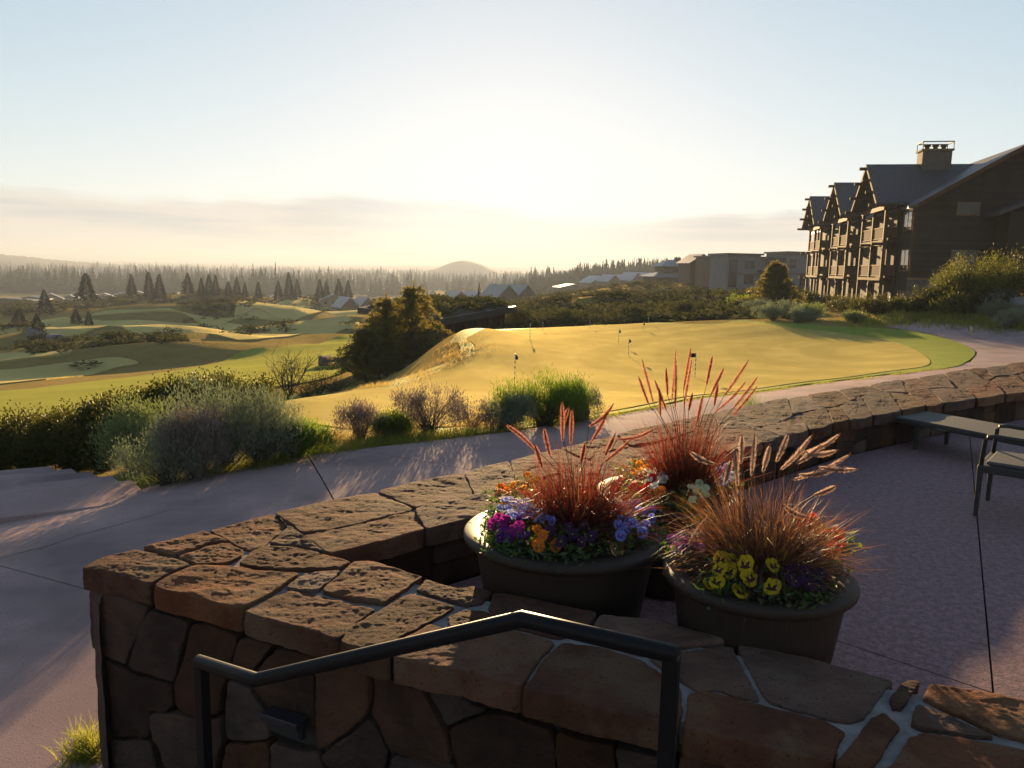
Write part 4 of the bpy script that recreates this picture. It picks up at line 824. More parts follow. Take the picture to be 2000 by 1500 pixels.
S1 = [(190, 908, 800, 100, 'small grey green rabbitbrush beside the garden steps', 'sage', {}),
      (268, 930, 782, 130, 'yellow green rabbitbrush between the step end and the big clump', 'sage_y', {}),
      (330, 948, 830, 120, 'low rounded dark green rabbitbrush at the front of the path edge', 'sage', {'ll': (.03, .06)}),
      (380, 938, 812, 95, 'half dead mauve rabbitbrush in the middle of the clump', 'dry', {'nst': 120, 'per': 110, 'upright': .8}),
      (440, 915, 750, 170, 'tall blue green rabbitbrush at the top of the clump', 'sage', {'nst': 140}),
      (510, 908, 772, 130, 'grey green rabbitbrush at the right side of the clump', 'sage', {}),
      (578, 897, 832, 95, 'low bright green grassy shrub right of the rabbitbrush clump', 'broom', {'upright': 1.1, 'll': (.06, .12)}),
      (705, 862, 784, 90, 'left pale dry sagebrush beside the putting green', 'dry', {'upright': 1.4, 'nst': 90, 'per': 40, 'start': .2}),
      (765, 855, 806, 60, 'small dull green bush between two dry sagebrushes', 'broom', {'ll': (.03, .06)}),
      (840, 848, 756, 110, 'right pale dry sagebrush with upright mauve twigs', 'dry', {'upright': 1.5, 'nst': 120, 'per': 45, 'start': .2}),
      (922, 842, 783, 60, 'thin brownish bush left of the green broom', 'dry', {'upright': 1.1, 'nst': 50, 'per': 40}),
      (985, 840, 768, 80, 'dusty grey sagebrush touching the left of the green broom', 'sage', {'upright': .9}),
      (1062, 834, 737, 140, 'vivid green broom bush backlit beside the path', 'broom', {'nst': 160, 'upright': 1.2, 'll': (.05, .10), 'per': 80}),
      (1122, 826, 744, 70, 'grey green rabbitbrush at the right end of the verge', 'sage', {'upright': .8})]
for i, (px, pb, pt, wp, lab, leaf, kw) in enumerate(S1): px_shrub(px, pb, pt, wp, lab, leaf, 50+i, **kw)
H1 = [(-30, 900, 770, 150), (45, 888, 765, 150), (115, 868, 762, 130), (185, 850, 745, 120), (255, 836, 738, 120), (325, 818, 722, 110), (385, 802, 716, 120), (455, 792, 722, 110)]
HL = ['leafy dark hedge shrub cut by the left edge of the picture', 'dark leafy hedge shrub second from the left edge', 'dark leafy hedge shrub with tall shoots above the lawn strip', 'dark leafy hedge shrub left of the bare twiggy shoots', 'leafy hedge shrub behind the yellow green rabbitbrush', 'leafy hedge shrub behind the top of the rabbitbrush clump', 'rounded leafy hedge shrub with gold edged leaves', 'low loose hedge shrub beside the bare bush']
for i, (px, pb, pt, wp) in enumerate(H1):
    px_shrub(px, pb, pt, wp, HL[i], 'hedge', 80+i, name='hedge_shrub', ll=(.035, .06), lw=.040, nst=130, per=82, upright=.35, start=.12, group='leafy hedge below the path', dist=(16.8, 16.4, 15.8, 14.8, 14.0, 14.2, 14.6, 15.2)[i])
def twiggy(px, pb, pt, wp, lab, seed, n1=14, name='bare_bush'):
    rng = np.random.default_rng(seed); b = hit(px, pb); d = b.xy.length; w_, h_ = wp/FPX*d, (pb-pt)/FPX*d; o = empty(name, b); tag(o, lab, 'shrub'); m = MB()
    def br(p, dr, L, r, lev):
        pts = [p]; q = p.copy(); dd = dr.copy()
        for s in range(4): dd = (dd+Vector(rng.normal(0, .22, 3))+Vector((0, 0, .06))).normalized(); q = q+dd*L/4; pts.append(q.copy())
        m.tube(pts, [r, r*.85, r*.7, r*.5, r*.3], 4, caps=False)
        if lev < 3:
            for k in range(3 if lev else 4):
                s = rng.integers(1, 5); br(pts[s], (dd+Vector(rng.normal(0, .55, 3))).normalized(), L*rng.uniform(.45, .7), r*.55, lev+1)
    for k in range(n1):
        a = rng.uniform(0, 6.28); le = rng.uniform(.15, .9); br(Vector((rng.normal(0, .05), rng.normal(0, .05), 0)), Vector((math.cos(a)*le*w_/h_*.9, math.sin(a)*le*w_/h_*.9, 1)).normalized(), h_*rng.uniform(.45, .72), .011*max(1, h_), 0)
    m.build('branches', M['twig'], o); return o
twiggy(562, 782, 676, 130, 'leafless dark twiggy bush beyond the rabbitbrush', 5)
twiggy(625, 772, 715, 90, 'low bare brown bush left of the pines', 6, 12)
for i, (px, pb, pt, wp, lab) in enumerate([(600, 778, 738, 70, 'low brown scrub bush at the foot of the bare bush'), (655, 766, 728, 90, 'low green brown scrub bush in front of the boulders'), (515, 790, 748, 70, 'small dark scrub bush between hedge and bare bush')]):
    px_shrub(px, pb, pt, wp, lab, 'hedge', 120+i, name='scrub_bush', ll=(.03, .06), lw=.02, nst=70, per=40, start=.15, group=None)
# ---- young pines by the green
def young_pine(px, pb, pt, wp, lab, seed, nl=1.0, group='young pines beside the putting green', dist=None):
    rng = np.random.default_rng(seed); b = hit(px, pb) if dist is None else gp(px, dist); d = b.xy.length; h_ = (pb-pt)/FPX*d if dist is None else EYE-(pt-521-.021*(px-1000))/FPX*d-b.z; R0 = wp/FPX*d/2*1.65; o = empty('young_pine', b-Vector((0, 0, .03))); tag(o, lab, 'tree', group); tr = MB()
    top = Vector((rng.normal(0, .05), 0, h_)); tr.tube([Vector((0, 0, 0)), Vector((.02, .01, h_*.4)), top*.85, top], [.055, .04, .018, .006], 8); Ps, Ds, Ls = [], [], []
    nb = 230
    for k in range(nb):
        t = .03+.86*(k/nb)**.9; L = R0*(1.0-.93*t**.92)*rng.choice([.3, .55, .85, 1.1, 1.4])*rng.uniform(.85, 1.15); a = k*2.4+rng.normal(0, .4); up = rng.uniform(.35, .8)+t*.6
        p0 = Vector((0, 0, t*h_)); dr = Vector((math.cos(a), math.sin(a), up*.6)).normalized(); p1 = p0+dr*L*.6; p2 = p1+(dr+Vector((0, 0, .55))).normalized()*L*.5
        p2.z = min(p2.z, h_*(t+.02+.13*(1-t)*rng.uniform(.4, 1.2)))
        tr.tube([p0, p1, p2], [.012, .008, .004], 4, caps=False)
        nt_ = int(7+L*9/nl)
        for j in range(nt_):
            u = .25+.75*j/(nt_-1); c = p0.lerp(p1, u*2) if u < .5 else p1.lerp(p2, (u-.5)*2); c = c+Vector(rng.normal(0, .035*nl, 3)); ax = ((p2-p1).normalized()+Vector((0, 0, .25))).normalized(); nn = 11
            Ps.append(np.tile(np.array(c), (nn, 1))+rng.normal(0, .012, (nn, 3))); Ds.append(unit(np.tile(np.array(ax), (nn, 1))*.85+rng.normal(0, .55, (nn, 3)))); Ls.append(rng.uniform(.07, .13, nn)*nl)
    for j in range(14):
        c = top*(.84+.15*j/13); nn = 9; Ps.append(np.tile(np.array(c), (nn, 1))+rng.normal(0, .01, (nn, 3))); Ds.append(unit(np.tile(np.array([0, 0, 1.]), (nn, 1))+rng.normal(0, .55, (nn, 3)))); Ls.append(rng.uniform(.06, .11, nn)*nl)
    P, D, L = np.vstack(Ps), np.vstack(Ds), np.concatenate(Ls); V, F = leafs(P, D, L, np.full(len(P), .012*nl*nl), rng=rng)
    tr.build('trunk', M['bark'], o); tag(mesh_np('crown', V, F, M['needle'], o), kind='stuff'); return o
young_pine(712, 752, 632, 95, 'shortest young pine in front at the left of the pine group', 1, 1.45, dist=42)
young_pine(752, 746, 568, 110, 'middle young pine with a thin leading shoot', 2, 1.45, dist=45)
young_pine(802, 737, 547, 125, 'tallest young pine at the right of the group', 3, 1.45, dist=44)
young_pine(738, 738, 600, 90, 'young pine half hidden at the back of the group', 4, 1.45, dist=47)
# ---- boulders
def boulder(px, py, wpx, hpx, lab, seed, m='boulder', dist=None):
    rng = random.Random(seed); b = hit(px, py) if dist is None else gp(px, dist); d = b.xy.length; w_, h_ = wpx/FPX*d/2, hpx/FPX*d
    bm = bmesh.new(); bmesh.ops.create_icosphere(bm, subdivisions=3, radius=1); so = Vector((seed*2.3, seed, 0))
    for v in bm.verts:
        c = v.co.copy(); k = 1+.42*noise.noise(c*1.3+so)+.30*abs(noise.noise(c*2.3+so))+.08*noise.noise(c*6+so); c = c*k; c.x = max(-.86, min(.86, c.x)); c.z = min(c.z, .82+.1*noise.noise(c+so)); v.co = Vector((c.x*w_, c.y*w_*.85, (c.z+.45)*h_/1.3))
    me = bpy.data.meshes.new('boulder'); bm.to_mesh(me); bm.free(); me.materials.append(M[m]); o = bpy.data.objects.new('boulder', me); link(o); o.location = b; return tag(o, lab, 'boulder')
boulder(638, 716, 36, 20, 'dark boulder at left of the pair before the pines', 1); boulder(667, 715, 28, 17, 'smaller dark boulder of the pair touching the pines', 2)
boulder(1120, 822, 70, 36, 'brown boulder behind the grey green rabbitbrush by the path', 3)
boulder(605, 887, 22, 12, 'small stone hidden in the grass by the low bright shrub', 4)
# ---- verge grass
def grass_stuff(name, pts, n, h, wd, m, seed, spread, lab=None, lean=.35):
    rng = np.random.default_rng(seed); pts = np.array([tuple(p) for p in pts]); i = rng.integers(0, len(pts)-1, n); t = rng.uniform(0, 1, n)[:, None]; B_ = pts[i]*(1-t)+pts[i+1]*t
    B_[:, 0] += rng.normal(0, 1, n)*spread*.5; B_[:, 1] += np.abs(rng.normal(0, 1, n))*spread
    cl = np.array([noise.noise(Vector((x*1.3, y*1.3, seed))) for x, y in B_[:, :2]]); k = cl > -.25; B_ = B_[k]; cl = cl[k]; n = len(B_); B_[:, 2] = zt(B_[:, 0], B_[:, 1])+.01
    D = unit(np.column_stack([rng.normal(0, lean, n), rng.normal(0, lean, n), np.ones(n)])); V, F = ribbons(B_, D, h*rng.uniform(.4, 1.2, n)*(.7+.8*np.clip(cl+.2, 0, 1)), np.full(n, wd), rng.uniform(.2, 1.6, n), 3, rng=rng)
    o = mesh_np(name, V, F, M[m]); tag(o, lab, None, None, 'stuff'); return o
vp = [hit(*p) for p in [(470, 925), (560, 905), (620, 891), (720, 877), (820, 866), (940, 851), (1080, 833), (1180, 818)]]
grass_stuff('verge_grass', vp, 9000, .16, .006, 'grass', 1, .35); grass_stuff('verge_grass', [hit(*p) for p in [(600, 890), (660, 868), (740, 858), (860, 846), (960, 842), (1060, 832), (1150, 820)]], 3500, .30, .005, 'dry_grass', 2, .45)
grass_stuff('verge_grass', [hit(*p) for p in [(240, 945), (300, 950), (380, 938), (480, 920), (560, 902)]], 5000, .13, .006, 'grass', 3, .3)
grass_stuff('verge_grass', [hit(*p) for p in [(1180, 817), (1300, 797), (1470, 770), (1600, 752), (1750, 734), (1850, 722)]], 4000, .07, .008, 'grass', 4, .18)
grass_stuff('rough_grass', [hit(*p) for p in [(690, 765), (760, 758), (830, 735), (900, 706), (915, 690), (890, 665)]], 4000, .17, .012, 'dry_grass', 5, 1.0)
grass_stuff('rough_grass', [hit(*p) for p in [(480, 800), (560, 785), (640, 772), (720, 762)]], 3000, .16, .010, 'grass', 6, .5)
lt = [hit(*p) for p in [(-60, 925), (40, 912), (130, 900), (180, 890)]]; grass_stuff('verge_grass', lt, 12000, .07, .007, 'grass', 7, 1.1)
def tuft(name, base, n, h, spread, lab, m='grass', seed=9):
    rng = np.random.default_rng(seed); P = np.column_stack([rng.normal(0, spread, n), rng.normal(0, spread, n), np.zeros(n)]); D = unit(np.column_stack([rng.normal(0, .45, n), rng.normal(0, .45, n), np.ones(n)])); V, F = ribbons(P, D, h*rng.uniform(.5, 1.2, n), np.full(n, .005), rng.uniform(.3, 1.8, n), 4, rng=rng)
    o = mesh_np(name, V, F, M[m], loc=base); tag(o, lab, 'grass tuft'); return o
_e = Vector(OUT_W[0]).lerp(Vector(OUT_W[1]), .02); tuft('grass_tuft', at(172, 1478, -.68), 420, .20, .05, 'bright green grass tuft growing at the foot of the wall corner')
tuft('grass_tuft', at(1462, 800, -.68), 160, .5, .10, 'spindly green weed growing behind the wall by the red grass', 'broom', 11)
# ---- putting flags
M['pole_w'] = mat('white_pole', (.75, .74, .70), rough=.4); M['pole_b'] = mat('black_band', (.012, .012, .013), rough=.5); M['flag'] = mat('black_flag_cloth', (.012, .012, .013), rough=.8, trans=.1)
FL = [(1005, 752, 690, -1, 'flag pin nearest the dry sagebrush at the left of the green'), (1357, 741, 691, 1, 'flag pin with open black flag behind the tall red plumes'), (1227, 698, 661, -1, 'black flag pin with long shadow in mid green, the lower of a close pair'), (1208, 674, 643, -1, 'black flag pin in mid green, the upper of a close pair'), (1035, 664, 632, -1, 'slim flag pin at the far left of the green'), (1256, 647, 630, -1, 'small far flag pin right of the close pair'), (1060, 648, 629, -1, 'tiny flag pin before the scrub at the far left edge'), (1152, 643, 625, -1, 'tiny flag pin at the middle of the far green edge'), (1266, 634, 620, -1, 'tiny flag pin standing highest on the far green edge')]
for i, (px, pb, pt, sd, lab) in enumerate(FL):
    b = hit(px, pb); h_ = (pb-pt)/FPX*b.xy.length*1.01; o = empty('putting_flag', b); tag(o, lab, 'golf flag', 'practice flags on the putting green'); m = MB(); m.tube([(0, 0, 0), (0, 0, h_)], .0095, 8); m.build('pole', M['pole_w'], o)
    for k in range(4):
        z0 = h_*(.18+.17*k); m = MB(); m.tube([(0, 0, z0), (0, 0, z0+h_*.08)], .0105, 8); m.build('band', M['pole_b'], o)
    wv, hv = (.19, .12) if sd > 0 else (.085, .17); vs, fs = [], []
    for a in range(5):
        for c in range(4):
            u = a/4; v = c/3; vs.append((-sd*u*wv if sd > 0 else u*wv, .03*math.sin(u*5+v*2)*u, h_-.005-v*hv*(1 if sd > 0 else (1-.55*u))-(.09*u if sd < 0 else 0)))
    fs = [(a*4+c, a*4+c+1, (a+1)*4+c+1, (a+1)*4+c) for a in range(4) for c in range(3)]; f = mesh_np('flag', np.array(vs), fs, M['flag'], o, True); s = f.modifiers.new('solid', 'SOLIDIFY'); s.thickness = .002
    m = MB(); m.lathe([(.0, .003), (.054, .003), (.054, 0)], 16); m.build('cup', M['joint'], o)
# ================================================================== the lodge
M['siding'] = mat('dark_brown_siding', (.036, .027, .022), (.029, .022, .018), scale=1.5, rough=.85, spec=.08)
M['board'] = mat('clapboard', (.04, .03, .025), (.03, .023, .019), scale=1.5, rough=.8, spec=.1, rand=.18)
M['timber'] = mat('dark_timber', (.085, .042, .02), (.06, .03, .015), scale=3, rough=.8, spec=.1)
M['trim'] = mat('pale_trim', (.17, .11, .055), rough=.85, spec=.05)
M['roofing'] = mat('shingle_roof', (.045, .04, .046), (.03, .027, .032), scale=2.2, rough=.55, spec=.45, bump=.5, bscale=6, bdist=.04)
M['panel'] = mat('balcony_panel', (.085, .048, .028), (.07, .04, .024), scale=2, rough=.9, spec=.05)
M['glass'] = mat('window_glass', (.02, .022, .026), rough=.06, spec=.4)
M['lodge_stone'] = mat('lodge_stone', (.11, .09, .075), (.07, .055, .048), scale=2.2, rough=.9, bump=.6, bscale=5, bdist=.05)
M['metal_dark'] = mat('dark_metal', (.02, .018, .017), rough=.7, spec=.1)
OX = Vector((31.35, 70.0, 0)); LA = Vector((.2, .98, 0)).normalized(); LB = Vector((LA.y, -LA.x, 0)); LZ = -1.35
# local x = b (into the building, right), local y = a (along the facade, away), z up
lodge = empty('lodge', OX+Vector((0, 0, LZ)), math.atan2(LB.y, LB.x)); tag(lodge, 'three storey brown timber lodge with three gables and balconies', 'building')
Zv = lambda z: z-LZ
def pt(name, m, mat_='siding', parent=lodge, **k): return m.build(name, M[mat_], parent, **k)
T0, T1 = -7.3, 40.0; B0, BR = 1.1, 8.3; ZR = 11.8; SL = .61
def zroof(b): return ZR-abs(b-BR)*SL
# clapboard end wall: boards one by one
wl = MB(); wl.add([Vector((B0+.02, T0+.06, Zv(-1.6))), Vector((15.5, T0+.06, Zv(-1.6))), Vector((15.5, T0+.06, Zv(zroof(15.5)-.12))), Vector((BR, T0+.06, Zv(ZR-.12))), Vector((B0+.02, T0+.06, Zv(zroof(B0)-.12))),
               Vector((B0+.02, T1, Zv(-1.6))), Vector((15.5, T1, Zv(-1.6))), Vector((15.5, T1, Zv(zroof(15.5)-.12))), Vector((BR, T1, Zv(ZR-.12))), Vector((B0+.02, T1, Zv(zroof(B0)-.12)))],
              [(0, 1, 2, 3, 4), (9, 8, 7, 6, 5), (0, 5, 6, 1), (1, 6, 7, 2), (4, 9, 5, 0)]); wall_l = pt('wall', wl)
z = 1.7; k = 0
while z < ZR-.25:
    z1 = min(z+.20, ZR-.2); hw = min(7.2, (ZR-.22-z)/SL); b0 = max(B0, BR-hw); b1 = min(15.5, BR+hw); hw1 = min(7.2, (ZR-.22-z1)/SL); c0_ = max(B0, BR-hw1); c1_ = min(15.5, BR+hw1)
    if b1-b0 > .3:
        m = MB(); m.add([(b0, T0+.058, Zv(z)), (b1, T0+.058, Zv(z)), (b1, T0-.005, Zv(z)), (b0, T0-.005, Zv(z)), (c0_, T0+.058, Zv(z1)), (c1_, T0+.058, Zv(z1)), (c1_, T0+.045, Zv(z1)), (c0_, T0+.045, Zv(z1))], [(0, 1, 2, 3), (7, 6, 5, 4), (3, 2, 6, 7), (0, 3, 7, 4), (1, 5, 6, 2)]); m.build('clapboard', M['board'], wall_l)
    z += .20
m = MB(); m.box(B0-.06, 15.5, T0-.14, T0+.05, Zv(-1.6), Zv(1.55)); pt('stone_base', m, 'lodge_stone')
m = MB(); m.box(B0-.1, 15.5, T0-.18, T0+.055, Zv(1.55), Zv(1.7)); pt('stone_ledge', m, 'trim')
for b in (B0-.03,): m = MB(); m.box(b, b+.18, T0-.035, T0-.007, Zv(1.7), Zv(7.2)); pt('corner_board', m, 'timber')
# main roof
rf = MB(); ov = 1.35; E_l, E_r = B0-.1, 15.5+1.0; ta, tb = T0-1.1, T1+1
rf.add([(E_l, ta, Zv(zroof(E_l))), (BR, ta, Zv(ZR)), (E_r, ta, Zv(zroof(E_r))), (E_r, ta, Zv(zroof(E_r)-.22)), (BR, ta, Zv(ZR-.22)), (E_l, ta, Zv(zroof(E_l)-.22)),
        (E_l, tb, Zv(zroof(E_l))), (BR, tb, Zv(ZR)), (E_r, tb, Zv(zroof(E_r))), (E_r, tb, Zv(zroof(E_r)-.22)), (BR, tb, Zv(ZR-.22)), (E_l, tb, Zv(zroof(E_l)-.22))],
       [(0, 1, 4, 5), (1, 2, 3, 4), (0, 6, 7, 1), (1, 7, 8, 2), (5, 4, 10, 11), (4, 3, 9, 10), (6, 11, 10, 7), (7, 10, 9, 8), (0, 5, 11, 6), (2, 8, 9, 3)]); roof_main = pt('roof', rf, 'roofing')
for s0, s1 in ((E_l, BR), (BR, E_r)):
    fb = MB(); fb.add([(s0, ta-.03, Zv(zroof(s0)-.03)), (s1, ta-.03, Zv(zroof(s1)-.03)), (s1, ta-.03, Zv(zroof(s1)-.36)), (s0, ta-.03, Zv(zroof(s0)-.36)), (s0, ta-.002, Zv(zroof(s0)-.03)), (s1, ta-.002, Zv(zroof(s1)-.03)), (s1, ta-.002, Zv(zroof(s1)-.36)), (s0, ta-.002, Zv(zroof(s0)-.36))], [(0, 3, 2, 1), (4, 5, 6, 7), (0, 1, 5, 4), (3, 7, 6, 2), (0, 4, 7, 3), (1, 2, 6, 5)]); fb.build('fascia', M['timber'], roof_main)
def window(parent, x, y0, y1, z0, z1, face='x', n=2, mat_='trim'):
    """frame and panes on a wall facing -x (face 'x') or -y (face 'y')"""
    w_ = MB(); fr = .09
    def bx(m, a0, a1, c0, c1, d0, d1):
        if face == 'x': m.box(x+d0, x+d1, a0, a1, c0, c1)
        else: m.box(a0, a1, x+d0, x+d1, c0, c1)
    bx(w_, y0, y1, z0, z0+fr, -.06, -.002); bx(w_, y0, y1, z1-fr, z1, -.06, -.002); bx(w_, y0, y0+fr, z0+fr, z1-fr, -.06, -.002); bx(w_, y1-fr, y1, z0+fr, z1-fr, -.06, -.002)
    for k in range(1, n): yy = y0+(y1-y0)*k/n; bx(w_, yy-.03, yy+.03, z0+fr, z1-fr, -.055, -.003)
    o = w_.build('window', M[mat_], parent)
    for k in range(n): g = MB(); bx(g, y0+(y1-y0)*k/n+.031, y0+(y1-y0)*(k+1)/n-.031, z0+fr*.9, z1-fr*.9, -.03, -.012); g.build('pane', M['glass'], o)
    return o
window(lodge, T0-.008, 4.1, 5.7, Zv(6.5), Zv(7.5), 'y', 2, 'trim'); window(lodge, T0-.008, 4.0, 5.9, Zv(2.7), Zv(3.9), 'y', 2, 'trim')
for zf in (-1.1, 2.2, 5.4): window(lodge, B0+.02, -6.9, -4.6, Zv(zf), Zv(zf+1.75), 'x', 2)
def tower(tc):
    W = 4.1; ZE = 7.75; RT_ = 11.35; ovr = .75; s = (RT_-ZE)/(W+ovr); x0, x1 = -1.0, BR-(ZR-RT_)/SL
    # gable roof running back into the main roof
    r = MB(); 
    def zz(y): return RT_-abs(y-tc)*s
    yl, yr = tc-W-ovr, tc+W+ovr; th = .2
    r.add([(x0, yl, Zv(zz(yl))), (x0, tc, Zv(RT_)), (x0, yr, Zv(zz(yr))), (x0, yr, Zv(zz(yr)-th)), (x0, tc, Zv(RT_-th)), (x0, yl, Zv(zz(yl)-th)),
           (BR-(ZR-zz(yl))/SL+.1, yl, Zv(zz(yl))), (x1+.1, tc, Zv(RT_)), (BR-(ZR-zz(yr))/SL+.1, yr, Zv(zz(yr))), (BR-(ZR-zz(yr))/SL+.1, yr, Zv(zz(yr)-th)), (x1+.1, tc, Zv(RT_-th)), (BR-(ZR-zz(yl))/SL+.1, yl, Zv(zz(yl)-th))],
          [(1, 0, 5, 4), (2, 1, 4, 3), (6, 0, 1, 7), (7, 1, 2, 8), (4, 5, 11, 10), (3, 4, 10, 9), (5, 0, 6, 11), (2, 3, 9, 8)]); gr = pt('gable_roof', r, 'roofing')
    for (ya, yb) in ((yl, tc), (tc, yr)):
        f = MB(); f.add([(x0-.06, ya, Zv(zz(ya)-.0)), (x0-.06, yb, Zv(zz(yb)-.0)), (x0-.06, yb, Zv(zz(yb)-.34)), (x0-.06, ya, Zv(zz(ya)-.34)), (x0-.003, ya, Zv(zz(ya))), (x0-.003, yb, Zv(zz(yb))), (x0-.003, yb, Zv(zz(yb)-.34)), (x0-.003, ya, Zv(zz(ya)-.34))], [(0, 1, 2, 3), (7, 6, 5, 4), (0, 4, 5, 1), (3, 2, 6, 7), (0, 3, 7, 4), (1, 5, 6, 2)]); f.build('bargeboard', M['trim'], gr)
    # outlooker beams poking out under the roof edge
    for fy in (-1.0, -.66, -.33, 0, .33, .66, 1.0):
        y = tc+fy*(W+ovr*.7); m = MB(); m.box(x0-.55, .6, y-.11, y+.11, Zv(zz(y)-.52), Zv(zz(y)-.27)); o = m.build('outlooker', M['timber'], gr)
        m = MB(); m.box(x0-.58, x0-.552, y-.1, y+.1, Zv(zz(y)-.51), Zv(zz(y)-.28)); m.build('beam_cap', M['trim'], o)  # pale end plate stands in for the sun glint on the beam end
    # gable infill and collar beam, set back over the balcony
    g = MB(); g.add([(.75, tc-W, Zv(ZE-.4)), (.75, tc+W, Zv(ZE-.4)), (.75, tc+W, Zv(zz(tc+W)-.22)), (.75, tc, Zv(RT_-.22)), (.75, tc-W, Zv(zz(tc-W)-.22)), (.95, tc-W, Zv(ZE-.4)), (.95, tc+W, Zv(ZE-.4)), (.95, tc+W, Zv(zz(tc+W)-.22)), (.95, tc, Zv(RT_-.22)), (.95, tc-W, Zv(zz(tc-W)-.22))], [(0, 4, 3, 2, 1), (5, 6, 7, 8, 9), (0, 1, 6, 5), (1, 2, 7, 6), (4, 0, 5, 9)]); pt('gable_wall', g, 'siding')
    m = MB(); m.box(-.25, .0, tc-W, tc+W, Zv(ZE-.55), Zv(ZE-.2)); pt('tie_beam', m, 'timber')
    m = MB(); m.box(-.22, -.02, tc-.14, tc+.14, Zv(ZE-.2), Zv(RT_-.5)); pt('king_post', m, 'timber')
    # back wall of the balconies, wing walls
    m = MB(); m.box(1.9, 2.1, tc-W, tc+W, Zv(-1.6), Zv(ZE)); pt('recess_wall', m, 'siding')
    for s_ in (-1, 1): m = MB(); y = tc+s_*W; m.box(.9, 1.9, min(y, y-s_*.2), max(y, y-s_*.2), Zv(-1.6), Zv(ZE-.3)); pt('wing_wall', m, 'siding')
    for zf in (-1.35, 1.6, 4.72):
        if zf > 0:
            m = MB(); m.box(-.05, 1.9, tc-W, tc+W, Zv(zf-.12), Zv(zf)); fl = pt('balcony_floor', m, 'timber')
            m = MB(); m.box(-.16, -.053, tc-W, tc+W, Zv(zf-.42), Zv(zf+.02)); m.build('edge_beam', M['trim'], fl)
            for (ya, yb) in ((tc-W+.16, tc-.13), (tc+.13, tc+W-.16)):
                m = MB(); m.box(-.06, .02, ya, yb, Zv(zf+1.02), Zv(zf+1.12)); rl = m.build('railing', M['trim'], fl)
                m = MB(); m.box(-.06, .02, ya, yb, Zv(zf+.12), Zv(zf+.2)); m.build('bottom_rail', M['trim'], rl)
                m = MB(); m.box(-.025, -.005, ya, yb, Zv(zf+.2), Zv(zf+1.02)); m.build('infill_panel', M['panel'], rl)
            m = MB(); m.box(.1, 1.0, tc-W-.06, tc-W-.002, Zv(zf+.2), Zv(zf+1.1)); pt('side_railing', m, 'panel')
        window(lodge, 1.9, tc-3.4, tc-.5, Zv(zf+.1), Zv(zf+2.35), 'x', 2); window(lodge, 1.9, tc+.5, tc+3.4, Zv(zf+.1), Zv(zf+2.35), 'x', 2)
    for y in (tc-W, tc, tc+W-.0):
        m = MB(); m.box(-.14, .14, y-.14, y+.14, Zv(-1.6), Zv(ZE-.55)); pt('post', m, 'timber')
        m = MB(); m.box(-.3, .3, y-.3, y+.3, Zv(-1.7), Zv(-.6)); pt('post_base', m, 'lodge_stone')
        for zf in (1.6, 4.72):
            m = MB(); m.box(-1.0, -.145, y-.09, y+.09, Zv(zf-.42), Zv(zf-.2)); pt('bracket', m, 'timber')
for tc in (.6, 15.2, 31.0): tower(tc)
chm = MB(); chm.box(3.2, 5.5, -.2, 1.4, Zv(10.0), Zv(12.35)); cb = pt('chimney', chm, 'lodge_stone')
m = MB(); m.box(3.08, 5.62, -.32, 1.52, Zv(12.35), Zv(12.5)); m.build('chimney_cap', M['trim'], cb)
for b in (3.7, 4.35, 5.0): m = MB(); m.tube([(b, .6, Zv(12.5)), (b, .6, Zv(12.78)), (b, .6, Zv(12.79)), (b, .6, Zv(12.95))], [.2, .2, .3, .3], 10); m.build('flue', M['metal_dark'], cb)
m = MB()
for b in (3.15, 5.55):
    for y in (-.27, 1.47): m.box(b-.03, b+.03, y-.03, y+.03, Zv(12.5), Zv(13.05))
for y in (-.27, 1.47): m.box(3.12, 5.58, y-.04, y+.04, Zv(13.05), Zv(13.13))
for b in (3.15, 5.55): m.box(b-.04, b+.04, -.22, 1.42, Zv(13.05), Zv(13.13))
m.build('spark_cage', M['metal_dark'], cb)
# entrance wing at the near right
m = MB(); m.box(6.9, 18, T0-2.6, T0-.15, Zv(-1.6), Zv(6.6)); wg = pt('wing', m, 'siding')
m = MB(); m.add([(5.9, T0-3.4, Zv(6.6)), (15, T0-3.4, Zv(10.7)), (15, T0-3.4, Zv(10.4)), (5.9, T0-3.4, Zv(6.3)), (5.9, T0-.02, Zv(6.6)), (15, T0-.02, Zv(10.7)), (15, T0-.02, Zv(10.4)), (5.9, T0-.02, Zv(6.3))], [(0, 3, 2, 1), (4, 5, 6, 7), (0, 1, 5, 4), (3, 7, 6, 2), (0, 4, 7, 3), (1, 2, 6, 5)]); m.build('wing_roof', M['roofing'], wg)
# ================================================================== low building with a planted roof
M['sod'] = mat('planted_roof', (.075, .055, .028), (.05, .045, .02), scale=.9, rough=.95, bump=1, bscale=4, bdist=.15)
M['fascia_m'] = mat('metal_fascia', (.05, .04, .037), rough=.5, metal=.2, spec=.3)
gb = empty('sod_roof_building', gp(860, 52)); gb0 = gb.location; tag(gb, 'low building with planted sloping roof beyond the young pines', 'building')
def loc_(p): return Vector(p)-gb0
_pd = lambda px, py, y: Vector(pix_at_depth(px, py, y))
c_f0 = _pd(698, 600, 56); c_f1 = _pd(866, 622, 49); c_f2 = _pd(1008, 598, 57); c_b = _pd(860, 585, 74)
top = [c_f0, c_f1, c_f2, c_b]; top = [loc_(p) for p in top]; th = Vector((0, 0, -.42))
m = MB(); m.hull([p+th for p in top][::1], top); m.build('roof_slab', M['fascia_m'], gb)
n = 26; vs = []; 
for i in range(n+1):
    for j in range(n+1):
        u, v = i/n, j/n; p = top[0].lerp(top[1], u).lerp(top[3].lerp(top[2], u), v); e = min(u, v, 1-u, 1-v); vs.append(p+Vector((0, 0, .02+min(.3, e*3)*(.8+.6*noise.noise(p*.9)))))
ctr = sum(top, Vector())/4; vs = [ctr+(p-ctr)*.965+Vector((0, 0, .0)) for p in vs]
